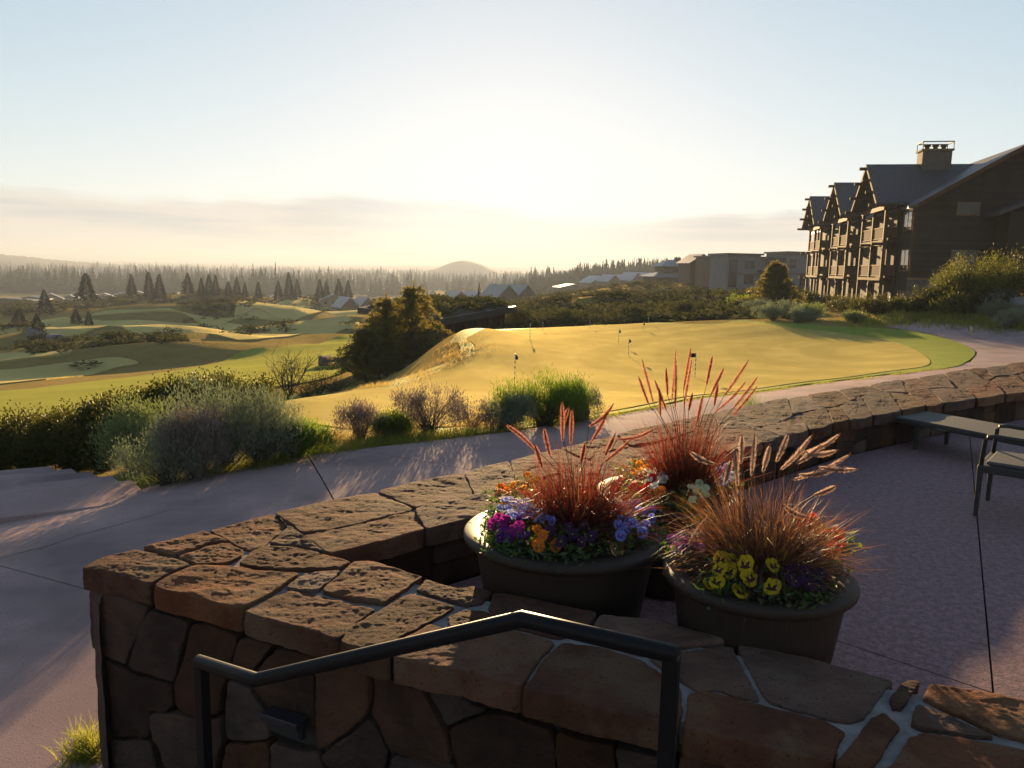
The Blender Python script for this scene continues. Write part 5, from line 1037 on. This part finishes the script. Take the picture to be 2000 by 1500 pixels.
so = mesh_np('planted_roof', np.array([tuple(v) for v in vs]), [(i*(n+1)+j, (i+1)*(n+1)+j, (i+1)*(n+1)+j+1, i*(n+1)+j+1) for i in range(n) for j in range(n)], M['sod'], gb, True)
m = MB(); base = [Vector((ctr.x+(p.x-ctr.x)*.86, ctr.y+(p.y-ctr.y)*.86, 0)) for p in top]
m.hull([Vector((p.x, p.y, -3)) for p in base], [Vector((p.x, p.y, ctr.z+(top[i].z-ctr.z)*.86-.43)) for i, p in enumerate(base)]); m.build('wall', M['siding'], gb)
for f in (.15, .35, .55, .75, .93):
    p = base[1].lerp(base[2], f); m = MB(); m.box(p.x-.12, p.x+.12, p.y-.5, p.y-.26, -2.5, top[1].z+(top[2].z-top[1].z)*f-.5); m.build('post', M['timber'], gb)
rng_ = random.Random(4)
# ================================================================== houses
M['hw_brown'] = mat('house_wall_brown', (.12, .085, .06), (.10, .07, .05), scale=.5, rough=.85, rand=.15); M['hw_grey'] = mat('house_wall_grey', (.17, .165, .165), (.14, .135, .135), scale=.4, rough=.85); M['hw_tan'] = mat('house_wall_tan', (.22, .16, .10), rough=.85, rand=.2)
M['hr_grey'] = mat('house_roof_grey', (.15, .15, .155), (.12, .12, .125), scale=.5, rough=.45, spec=.5, rand=.15); M['hr_dark'] = mat('house_roof_dark', (.07, .062, .06), rough=.5, spec=.45, rand=.15); M['hr_metal'] = mat('house_roof_metal', (.30, .31, .33), rough=.6, spec=.25, rand=.1)
def house(px, dist, w, d, h, hr, rz, lab, wm='hw_brown', rm='hr_grey', zoff=0, gables=1, chim=False, nw=3, group='houses in the valley'):
    b = gp(px, dist)+Vector((0, 0, zoff)); o = empty('house', b, rz); tag(o, lab, 'house', group)
    m = MB(); m.box(-w/2, w/2, -d/2, d/2, -2, h); m.build('wall', M[wm], o)
    gw = w/gables
    for g in range(gables):
        x0 = -w/2+g*gw; x1 = x0+gw; xm = (x0+x1)/2; e = .5; s = hr/(gw/2)
        m = MB(); m.hull([Vector((x0+.01, -d/2+.0, h)), Vector((x1-.01, -d/2, h)), Vector((xm, -d/2, h+hr-.02))], [Vector((x0+.01, d/2, h)), Vector((x1-.01, d/2, h)), Vector((xm, d/2, h+hr-.02))]); m.build('gable', M[wm], o)
        for sd in (-1, 1):
            xe = (x0-e if sd < 0 else x1+e) if gables == 1 or (g == 0 and sd < 0) or (g == gables-1 and sd > 0) else (x0 if sd < 0 else x1); ze = h+hr-abs(xe-xm)*s
            A_ = [Vector((xm, -d/2-.7, h+hr+.02)), Vector((xe, -d/2-.7, ze+.02)), Vector((xe, -d/2-.7, ze+.25)), Vector((xm, -d/2-.7, h+hr+.25))]; B2 = [v+Vector((0, d+1.4, 0)) for v in A_]
            m = MB(); m.hull(A_, B2) if sd < 0 else m.hull(A_[::-1], B2[::-1]); m.build('roof', M[rm], o)
    for k in range(nw):
        x = -w/2+w*(k+.5)/nw; m = MB(); m.box(x-.6, x+.6, -d/2-.06, -d/2-.003, h*.35, h*.8); f = m.build('window', M['glass'], o)
    if chim: m = MB(); m.box(w*.2, w*.2+.9, -.4, .5, h, h+hr+.9); m.build('chimney', M['lodge_stone'], o)
    return o
house(990, 262, 14, 12, 2.6, 3.4, .5, 'wide double gabled house behind the dead snag', gables=2, nw=4, zoff=.3)
house(905, 330, 16, 11, 2.6, 3.2, .45, 'double gabled house left of the wide double gabled one', gables=2, nw=4, zoff=1)
house(842, 340, 12, 10, 2.4, 3, .4, 'grey roofed house just right of the tallest pine', zoff=1)
house(690, 290, 13, 11, 2.4, 3.2, .5, 'double gabled house left of the young pines', gables=2, nw=4, zoff=1)
house(648, 310, 9, 8, 2.2, 2, .3, 'small low house at the far left of the gabled row', wm='hw_tan', zoff=.5)
house(1110, 400, 15, 10, 3, 1.6, .3, 'low pale roofed house at the left of the hilltop row', rm='hr_metal', wm='hw_brown', zoff=-.5)
house(1158, 410, 12, 12, 3, 3.2, .4, 'gabled pale roofed house second in the hilltop row', rm='hr_metal', gables=1, zoff=0)
house(1195, 395, 14, 11, 3, 3.0, .4, 'double gabled pale roofed house in the middle of the hilltop row', rm='hr_metal', gables=2, zoff=-.5)
house(1238, 390, 14, 12, 3, 3.4, .4, 'double gabled pale roofed house at the right of the hilltop row', rm='hr_metal', gables=2, zoff=-.5)
FARH = [(18, 430, 24, 8, 4, .8, .1, 'long dark flat building at the left edge of the valley', 'hw_brown', 'hr_dark'), (62, 440, 16, 9, 4, 1.2, .3, 'dark low house beside the long flat building', 'hw_brown', 'hr_dark'), (100, 450, 10, 9, 3, 2.4, .5, 'small dark gabled house right of the dark low house', 'hw_tan', 'hr_grey'),
        (140, 520, 9, 8, 3, 2, .2, 'pale roofed house left of the big lone pine', 'hw_tan', 'hr_metal'), (205, 560, 11, 9, 3, 2.2, .4, 'pale roofed house right of the big lone pine', 'hw_tan', 'hr_metal'), (238, 580, 12, 9, 3, 2.2, .7, 'pale roofed house behind the valley cluster', 'hw_tan', 'hr_metal'), (222, 420, 11, 7, 2.4, 1.8, .2, 'bright blue grey roofed house in the valley cluster', 'hw_grey', 'hr_metal'),
        (250, 425, 9, 8, 2.8, 2.6, .9, 'dark gabled house right of the blue grey roof', 'hw_grey', 'hr_dark'), (285, 415, 10, 7, 2.4, 1.4, .2, 'pale walled low house below the two conifers', 'hw_tan', 'hr_metal'), (305, 430, 7, 7, 2.6, 1.6, .5, 'small house right of the pale walled low house', 'hw_tan', 'hr_metal'), (340, 440, 13, 8, 3.2, .8, .2, 'flat dark house left of the tall valley conifer', 'hw_brown', 'hr_metal'),
        (378, 470, 8, 7, 3, 2, .3, 'small tan house right of the tall valley conifer', 'hw_tan', 'hr_dark'), (180, 600, 10, 8, 3, 2, .5, 'distant pale house above the lone pine base', 'hw_tan', 'hr_metal'), (345, 620, 10, 8, 3, 2, .1, 'distant pale house among the forest edge conifers', 'hw_tan', 'hr_metal'), (270, 640, 12, 8, 3, 2.2, .4, 'distant pale roofed house before the dark forest edge', 'hw_tan', 'hr_metal'), (535, 540, 10, 8, 3, 2, .4, 'small tan house between the middle valley conifers', 'hw_tan', 'hr_metal'), (605, 500, 9, 8, 3, 2, .2, 'small house left of the two dark conifers in mid valley', 'hw_tan', 'hr_grey')]
for a in FARH: house(*a[:7], a[7], wm=a[8], rm=a[9], nw=2)
# hip roofed house on the rise
def hip(o, x0, x1, y0, y1, z0, h, m_, e=.9, name='roof'):
    xm0, xm1, ym = x0+(y1-y0)/2*.9, x1-(y1-y0)/2*.9, (y0+y1)/2
    if xm0 > xm1: xm0 = xm1 = (x0+x1)/2
    m = MB(); m.add([(x0-e, y0-e, z0), (x1+e, y0-e, z0), (x1+e, y1+e, z0), (x0-e, y1+e, z0), (xm0, ym, z0+h), (xm1, ym, z0+h), (x0-e, y0-e, z0-.2), (x1+e, y0-e, z0-.2), (x1+e, y1+e, z0-.2), (x0-e, y1+e, z0-.2)], [(0, 1, 5, 4), (1, 2, 5), (2, 3, 4, 5), (3, 0, 4), (6, 9, 8, 7), (0, 6, 7, 1), (1, 7, 8, 2), (2, 8, 9, 3), (3, 9, 6, 0)]); m.build(name, M[m_], o)
hh = empty('house', gp(1302, 225), .25); tag(hh, 'two tier hip roofed house with wide eaves on the rise', 'house')
m = MB(); m.box(-6.5, 6, -4, 4, -2, 2.7); m.build('wall', M['hw_brown'], hh); hip(hh, -6.5, 6, -4, 4, 2.9, 1.5, 'hr_grey')
m = MB(); m.box(-3.2, 5.2, -2, 3.4, 2.9, 5.6); m.build('upper_wall', M['hw_brown'], hh); hip(hh, -3.2, 5.2, -2, 3.4, 5.8, 1.7, 'hr_grey')
m = MB(); m.box(1.6, 3.0, .2, 1.4, 6.2, 8.2); m.build('chimney', M['lodge_stone'], hh)
for x in (-5, -2, 1, 4): m = MB(); m.box(x-.7, x+.7, -4.06, -4.004, .6, 2.1); m.build('window', M['glass'], hh)
for x in (-2, .5, 3.5): m = MB(); m.box(x-.7, x+.7, -2.06, -2.004, 4.2, 5.2); m.build('window', M['glass'], hh)
def modern(px, dist, rz, lab, boxes, wins, mt='hw_grey'):
    o = empty('house', gp(px, dist), rz); tag(o, lab, 'house')
    for (x0, x1, y0, y1, h) in boxes:
        m = MB(); m.box(x0, x1, y0, y1, -2, h); wv = m.build('wall', M[mt], o)
        m = MB(); m.box(x0-.4, x1+.4, y0-.6, y1+.5, h+.003+.002*len(o.children), h+.32+.002*len(o.children)); m.build('flat_roof', M['hr_dark'], o); m = MB(); m.box(x0-.02, x1-.03, y0-.04, y0-.003, h*.44, h*.44+.25); m.build('band_course', M['trim'], wv)
    for (x0, x1, y, z0, z1) in wins:
        m = MB(); m.box(x0, x1, y-.08, y-.01, z0, z1); f = m.build('window', M['timber'], o); m = MB(); m.box(x0+.12, x1-.12, y-.1, y-.082, z0+.12, z1-.12); m.build('pane', M['glass'], f)
    return o
modern(1480, 165, .12, 'large grey flat roofed house beside the lodge', [(-9, -2.4, -4, 5, 6.7), (-2.39, 1, -5, 5, 3.6), (-2.38, 3.2, -2.2, 5, 6.2), (3.21, 8, -3.2, 6, 7.3), (8.01, 10, -2.5, 6, 6.6), (10.01, 13.5, -1, 6, 6.0)], [(-8.6, -7.0, -4, .5, 5.8), (-1.9, -1.0, -5, 1.2, 2.9), (-.2, .7, -5, .0, 2.7), (-.6, .9, -2.2, 4.3, 5.6), (4, 5.2, -3.2, 4.6, 6.2), (6.2, 7.4, -3.2, 1.0, 3.4), (11, 12.4, -1, 3.6, 5), (-5.4, -3.6, -4, 1.2, 3), (-5.4, -3.6, -4, 4.2, 5.6)])
modern(1392, 180, .12, 'narrow dark two storey house left of the flat roofed one', [(-3.2, .2, -4, 5, 6.6), (.21, 4.2, -3, 5, 7.0)], [(-2.8, -1.6, -4, .6, 5.6), (.6, 1.8, -3, 3.2, 5.8)], 'hw_brown')
house(1350, 190, 5.5, 9, 4.6, 1.8, .1, 'small dark gabled house between the hip roof and the flat roofs', wm='hw_brown', rm='hr_dark', nw=1, group=None)
# dead snag
sg = gp(932, 120); m = MB(); hs = 2.4; m.tube([(0, 0, -1), (.03, 0, hs*.4), (-.06, 0, hs*.8), (.05, 0, hs*1.25), (.12, 0, hs*1.5)], [.20, .16, .12, .07, .02], 7); o = empty('dead_tree', Vector((sg.x, sg.y, -4.0))); m.build('trunk', M['twig'], o); m = MB(); m.tube([(-.03, 0, hs*.7), (.25, 0, hs*.95), (.3, 0, hs*1.1)], [.06, .04, .01], 5); m.build('limb', M['twig'], o); tag(o, 'bare dead tree trunk standing behind the sod roof', 'dead tree')
# ================================================================== valley trees, scrub, forest, hills
def conifer_mesh(h, R0, seed, n=700, base=.1, size=.075, ragged=.35):
    rng = np.random.default_rng(seed); t = base+(1-base)*rng.uniform(0, 1, n)**.85; a = rng.uniform(0, 2*math.pi, n)
    lump = np.array([1+ragged*noise.noise(Vector((math.cos(x)*1.6, math.sin(x)*1.6, y*7+seed))) for x, y in zip(a, t)]); rr = R0*((1-t)**.8*.97+.03)*lump*np.sqrt(rng.uniform(.12, 1, n))
    P = np.column_stack([rr*np.cos(a), rr*np.sin(a), t*h]); D = unit(np.column_stack([np.cos(a), np.sin(a), rng.normal(-.05, .35, n)])); L = size*h*rng.uniform(.6, 1.3, n)*(1.15-.75*t); V, F = leafs(P, D, L, L*.5, rng=rng); return V, F
VAR = []
for k in range(4):
    h = 1.0; V, F = conifer_mesh(h, (.20, .25, .17, .30)[k], 20+k, n=(1900, 2000, 1500, 1500)[k], base=(.10, .08, .12, .22)[k], size=(.075, .08, .07, .09)[k], ragged=(.4, .35, .4, .8)[k])
    m = MB(); m.tube([(0, 0, -.05), (0, 0, .5), (0, 0, .98)], [.016, .011, .003], 6); t = m.build('trunk', M['bark']); c = mesh_np('crown', V, F, M['far_needle']); VAR.append((t.data, c.data)); bpy.data.objects.remove(t); bpy.data.objects.remove(c)
def conifer(px, pb, pt, lab, var, wide=1.0, group='conifers across the valley'):
    b = hit(px, pb); hh_ = (pb-pt)/FPX*b.length; o = empty('conifer', b, random.uniform(0, 6)); o.scale = (hh_*wide, hh_*wide, hh_); tag(o, lab, 'tree', group)
    for nm, d in zip(('trunk', 'crown'), VAR[var]): link(bpy.data.objects.new(nm, d), o)
    return o
CT = [(171, 603, 543, 'tall lone pine with open rounded crown left of the valley houses', 3, 1.0), (88, 607, 572, 'faint bushy conifer left of the lone pine', 1, 1.2), (258, 582, 541, 'slim conifer above the valley house cluster', 2, 1.2), (292, 588, 537, 'left conifer of the dark pair right of the house cluster', 0, 1.0), (313, 589, 541, 'right conifer of the dark pair right of the house cluster', 1, .9), (368, 585, 538, 'tall ragged conifer beside the flat dark house', 3, .8),
      (394, 582, 547, 'short conifer at the left of a close trio', 0, 1), (409, 582, 540, 'middle conifer of a close trio', 2, 1.2), (422, 582, 541, 'right conifer of a close trio', 0, .9), (446, 580, 553, 'small rounded conifer right of the trio', 1, 1.1), (463, 580, 543, 'slim dark conifer in mid valley', 2, 1.1), (479, 584, 555, 'short conifer right of the slim dark one', 0, 1), (505, 588, 553, 'pointed conifer left of the middle gap', 0, 1), (544, 591, 551, 'broad pointed conifer right of the middle gap', 1, .9),
      (565, 586, 535, 'tallest dark conifer of the mid valley pair', 0, .9), (581, 586, 548, 'shorter conifer leaning on the tallest valley one', 2, 1.2), (625, 594, 548, 'dark conifer nearest the young pines at left', 0, 1), (638, 594, 551, 'narrow conifer beside the one nearest the young pines', 2, 1.1), (662, 593, 547, 'wide conifer just left of the young pines', 1, .9), (680, 593, 549, 'conifer half hidden by the young pines', 0, 1),
      (38, 634, 608, 'low dark juniper on the rocky knoll at the left edge', 1, 1.7), (74, 657, 620, 'gnarled juniper growing out of a rock pile', 3, 1.1), (149, 634, 609, 'round dark shrub tree on the links', 1, 1.5), (174, 638, 612, 'pointed dark shrub tree right of the round one', 0, 1.3)]
for c in CT: conifer(*c)
def tier_tree(r0, seed, tiers=7, n=7):
    rng = np.random.default_rng(seed); V, F = [], []
    for k in range(tiers):
        z = .06+.80*(k/(tiers-1))**.95; rr = r0*(1-k/(tiers-.4))**.85*rng.uniform(.8, 1.2); b = len(V); V.append((rng.normal(0, .006), rng.normal(0, .006), min(1.0, z+.20*(1-.35*k/tiers)))); a0 = rng.uniform(0, 6)
        for i in range(n): a = a0+2*math.pi*i/n; q_ = rr*rng.uniform(.55, 1.3); V.append((q_*math.cos(a), q_*math.sin(a), z+rng.normal(0, .018)))
        F += [(b, b+1+i, b+1+(i+1) % n) for i in range(n)]
    b = len(V); V += [(-.012, 0, -.03), (.012, 0, -.03), (0, 0, .3), (0, -.012, -.03), (0, .012, -.03)]; F += [(b, b+1, b+2), (b+3, b+4, b+2)]
    return np.array(V), np.array(F)
# tiled stuff: copies of one template merged into one mesh
def tile(name, tV, tF, P, S, rot, material, kind='stuff'):
    n = len(P); c, s = np.cos(rot), np.sin(rot); X = tV[None, :, 0]*c[:, None]-tV[None, :, 1]*s[:, None]; Y = tV[None, :, 0]*s[:, None]+tV[None, :, 1]*c[:, None]
    V = np.stack([X*S[:, 0:1]+P[:, 0:1], Y*S[:, 0:1]+P[:, 1:2], tV[None, :, 2]*S[:, 1:2]+P[:, 2:3]], 2).reshape(-1, 3); F = (tF[None]+(np.arange(n)*len(tV))[:, None, None]).reshape(-1, tF.shape[1])
    o = mesh_np(name, V, F, material); tag(o, kind=kind); return o
def polar(n, p0, p1, d0, d1, rng, pw=1.0):
    px = rng.uniform(p0, p1, n); d = np.exp(rng.uniform(0, 1, n)**pw*(math.log(d1)-math.log(d0))+math.log(d0)); t = np.arctan((px-1000)/FPX); x, y = d*np.sin(t), d*np.cos(t); return np.column_stack([x, y, zt(x, y)]), px, d
rg = np.random.default_rng(99); FV = [tier_tree(r_, 60+i) for i, r_ in enumerate((.22, .27, .18))]
for i in range(3):
    P, px, d = polar(2300, -260, 1130, 700, 3600, rg, .85); cl = np.array([noise.noise(Vector((x*.011, y*.006, 4)))+.5*noise.noise(Vector((x*.03, y*.012, 9))) for x, y in P[:, :2]]); kp = cl > -.12; P, cl = P[kp], cl[kp]; S = np.column_stack([rg.uniform(14, 28, len(P)), np.clip(rg.normal(15, 4, len(P))+11*cl, 6, 32)]); tile('forest', FV[i][0], FV[i][1], P-np.array([0, 0, .5]), S, rg.uniform(0, 6, len(P)), M['far_needle'])
    P, px, d = polar(900, 1000, 1600, 540, 950, rg); S = np.column_stack([rg.uniform(11, 18, len(P)), rg.uniform(9, 17, len(P))*np.interp(px, [1010, 1080, 1130, 1300, 1700], [.8, .9, 1.15, 1.15, .9])]); tile('forest', FV[i][0], FV[i][1], P-np.array([0, 0, .5]), S, rg.uniform(0, 6, len(P)), M['far_needle'])
def bush_t(n, seed, size=.22):
    rng = np.random.default_rng(seed); D = unit(rng.normal(size=(n, 3))*np.array([1, 1, .7])+np.array([0, 0, .45])); D[:, 2] = np.abs(D[:, 2]); P = D*np.array([.5, .5, .9])*rng.uniform(.45, 1, n)[:, None]*(1+.25*np.array([noise.noise(Vector(d)*2.2+Vector((seed, 0, 0))) for d in D]))[:, None]
    return leafs(P, unit(D+rng.normal(size=(n, 3))*.7), size*rng.uniform(.6, 1.3, n), size*.6*rng.uniform(.6, 1.2, n), rng=rng)
BT = [bush_t(50, i, .36) for i in range(3)]
for i in range(3):
    P, px, d = polar(520, 985, 1560, 54, 200, rg, .9); S = np.column_stack([rg.uniform(.9, 2.6, len(P)), rg.uniform(.35, 1.0, len(P))]); tile('scrub', *BT[i], P, S, rg.uniform(0, 6, len(P)), M['scrub'])
    P, px, d = polar(260, 880, 1480, 200, 420, rg); S = np.column_stack([rg.uniform(1.5, 4, len(P)), rg.uniform(.6, 1.8, len(P))]); tile('scrub', *BT[i], P, S, rg.uniform(0, 6, len(P)), M['scrub'])
    P, px, d = polar(420, -120, 760, 235, 520, rg); S = np.column_stack([rg.uniform(2, 5, len(P)), rg.uniform(.8, 2.4, len(P))]); tile('scrub', *BT[i], P, S, rg.uniform(0, 6, len(P)), M['scrub'])
    # brush on the links knolls
    Q = []
    for (cx, cd, sw, sd_, n_) in [(430, 195, 90, 10, 60), (560, 215, 60, 8, 26), (230, 92, 60, 4, 16), (330, 88, 40, 3, 10), (100, 100, 70, 8, 22), (70, 115, 60, 7, 26), (500, 118, 60, 5, 14), (690, 130, 30, 8, 16), (220, 160, 30, 6, 10), (20, 155, 60, 8, 20)]:
        pxs = rg.normal(cx, sw*.5, n_); ds = rg.normal(cd, sd_, n_)
        for a_, b_ in zip(pxs, ds): Q.append(tuple(gp(a_, b_)))
    P = np.array(Q); S = np.column_stack([rg.uniform(.8, 2.2, len(P)), rg.uniform(.3, .9, len(P))]); tile('scrub', *BT[i], P, S, rg.uniform(0, 6, len(P)), M['scrub'])
# shrubs round the lodge and the rise at the right
RS = [(1508, 624, 600, 50, 'low pale sagebrush under the small bushy conifer', 'sage'), (1560, 630, 606, 50, 'low pale sagebrush at the front of the lodge bed', 'sage'), (1850, 600, 548, 80, 'yellow olive shrub left of the large one by the end wall', 'bush_y'), (1915, 596, 540, 90, 'olive shrub between the two tall yellow green ones', 'hedge'), (1978, 600, 540, 90, 'dense olive shrub behind the right boulders', 'bush_y'), (2030, 600, 510, 120, 'dark shrub just beyond the right edge on the rise', 'hedge'), (1760, 612, 588, 50, 'low dark bush at the near corner of the balconies', 'hedge'), (1940, 618, 596, 60, 'low grey green bush below the boulders at right', 'sage'), (1860, 618, 596, 60, 'low olive bush on the grassy bank above the path', 'bush_y'), (1478, 612, 588, 44, 'blue grey sagebrush at the left corner of the lodge bed', 'sage'), (1535, 622, 592, 60, 'blue grey sagebrush in the middle of the lodge bed', 'sage'), (1582, 626, 598, 44, 'round grey green sagebrush below the far gable', 'sage_y'), (1670, 630, 612, 34, 'neat round grey bush standing alone on the lawn edge', 'sage_y'), (1450, 606, 578, 40, 'bright yellow green bush left of the lodge bed', 'broom'), (1610, 606, 580, 70, 'dark green bush under the far balconies', 'hedge'), (1655, 610, 584, 70, 'dark green bush under the middle balconies', 'hedge'), (1715, 614, 586, 80, 'dark green bush under the near balconies', 'hedge'), (1560, 604, 570, 50, 'leafy green bush right of the small conifer', 'hedge'),
      (1880, 592, 518, 100, 'large yellow green shrub before the lodge end wall', 'bush_y'), (1945, 590, 514, 90, 'tall yellow green shrub on the rise at the right', 'bush_y'), (1990, 545, 505, 70, 'dark green shrub at the right edge on the rise', 'hedge'), (1835, 606, 570, 70, 'olive bush left of the grey boulders', 'hedge'), (1900, 612, 575, 80, 'olive bush in front of the grey boulders', 'hedge'), (1975, 640, 612, 50, 'small grey shrub at the right edge above the path', 'sage'), (1800, 612, 590, 40, 'low olive bush at the lodge corner', 'hedge'), (1340, 618, 592, 60, 'dusty scrub bush at the centre of the far green edge', 'scrub'), (1230, 628, 598, 60, 'dark scrub bush behind the far small flag', 'scrub'), (1030, 640, 600, 90, 'wide scrub bush at the left end of the far green edge', 'scrub'), (1110, 636, 606, 60, 'scrub bush behind the middle of the far green edge', 'scrub')]
for i, (px, pb, pt_, wp, lab, leaf) in enumerate(RS): px_shrub(px, pb, pt_, wp, lab, leaf, 200+i, name='shrub', ll=(.07, .15), lw=.075 if leaf in ('hedge', 'scrub', 'broom') else .03, nst=70, per=55, start=.15, group=None)
young_pine(1512, 606, 515, 60, 'small bushy conifer left of the lodge', 31, 2.2, None)
for i, (px, py, w_, h_, lab, m_) in enumerate([(1880, 604, 46, 30, 'grey boulder under the large yellow green shrub', 'boulder_g'), (1925, 606, 44, 30, 'grey boulder in the middle of the rock bank', 'boulder_g'), (1962, 604, 40, 34, 'blocky grey boulder at the right of the rock bank', 'boulder_g'), (1995, 612, 40, 26, 'large grey boulder cut by the right edge', 'boulder_g'), (1900, 575, 30, 22, 'small pale boulder high in the rock bank', 'boulder_g'), (1955, 572, 40, 26, 'pale boulder high at the right of the rock bank', 'boulder_g'), (1470, 622, 24, 14, 'small bluish boulder at the left of the lodge bed', 'boulder_g')]): boulder(px, py, w_, h_, lab, 20+i, m_)
for i, (px, py, w_, h_, lab) in enumerate([(70, 657, 30, 14, 'rock at the foot of the gnarled juniper'), (108, 664, 24, 10, 'dark rock right of the gnarled juniper')]): boulder(px, py, w_, h_, lab, 40+i, 'boulder_g')
grass_stuff('bank_grass', [hit(*p) for p in [(1730, 634), (1800, 630), (1880, 630), (1960, 640), (2040, 650)]], 5000, .35, .03, 'grass', 12, 1.6)
P = np.array([tuple(gb0+Vector(top[0]).lerp(Vector(top[1]), a_).lerp(Vector(top[3]).lerp(Vector(top[2]), a_), b_)) for a_, b_ in zip(rg.uniform(.06, .94, 150), rg.uniform(.06, .94, 150))])
for i in range(2): tile('roof_plants', *BT[i], P[i::2]+np.array([0, 0, .1]), np.column_stack([rg.uniform(.5, 1.6, 75), rg.uniform(.25, .7, 75)]), rg.uniform(0, 6, 75), M['scrub']).parent = None
# ---- hills
M['hill'] = mat('forested_hill', (.035, .042, .024), (.055, .05, .03), scale=.01, rough=.95, bump=.8, bscale=.05, bdist=6)
def ridge_hill(name, pts, dist, depth, base, rough, seed):
    """pts: (px, crest height z)"""
    pxs = np.linspace(pts[0][0], pts[-1][0], 240); zc = np.interp(pxs, [p[0] for p in pts], [p[1] for p in pts]); k = np.ones(15)/15; zc = np.convolve(np.pad(zc, 7, mode='edge'), k, 'valid'); V = []; J = 24
    for j in range(J):
        v = j/(J-1); env = math.sin(math.pi*min(1, v*1.0))**.8
        for i, px in enumerate(pxs):
            t = az(px); d = dist+depth*v; tr = rough*abs(noise.noise(Vector((i*.9+seed, j*1.7, 0))))*(env > .2); V.append((d*math.sin(t), d*math.cos(t), base+(zc[i]-base)*env+tr*env))
    n = len(pxs); F = np.array([(j*n+i, j*n+i+1, (j+1)*n+i+1, (j+1)*n+i) for j in range(J-1) for i in range(n-1)]); o = mesh_np(name, np.array(V), F, M['hill'], smooth=False); tag(o, kind='structure'); return o
ridge_hill('hill', [(-900, 45), (-500, 40), (-200, 26), (0, 5), (60, -1), (120, -10), (200, -18), (280, -26), (360, -34)], 2300, 1300, -36, 7, 1)
ridge_hill('hill', [(740, -40), (790, -34), (820, -24), (850, -9), (875, 10), (893, 19), (910, 19.5), (935, 9), (960, -10), (985, -24), (1020, -34), (1060, -40)], 2500, 520, -42, 2.5, 3)
ridge_hill('hill', [(300, -50), (520, -30), (700, -18), (820, -6), (900, 2), (1000, -6), (1100, -22), (1300, -40)], 5200, 1200, -52, 6, 5)
# ------------------------------------------------------------------ morning haze
hz = MB(); hz.box(-16000, 16000, -600, 15500, -40, 78)
hzm = bpy.data.materials.new('haze'); hzm.use_nodes = True; _n = hzm.node_tree.nodes; _n.remove(_n['Principled BSDF'])
pv = _n.new('ShaderNodeVolumePrincipled'); pv.inputs['Color'].default_value = (.37, .435, .55, 1); pv.inputs['Density'].default_value = HAZE; pv.inputs['Anisotropy'].default_value = .28
hzm.node_tree.links.new(pv.outputs[0], _n['Material Output'].inputs['Volume'])
tag(hz.build('haze', hzm), kind='stuff')
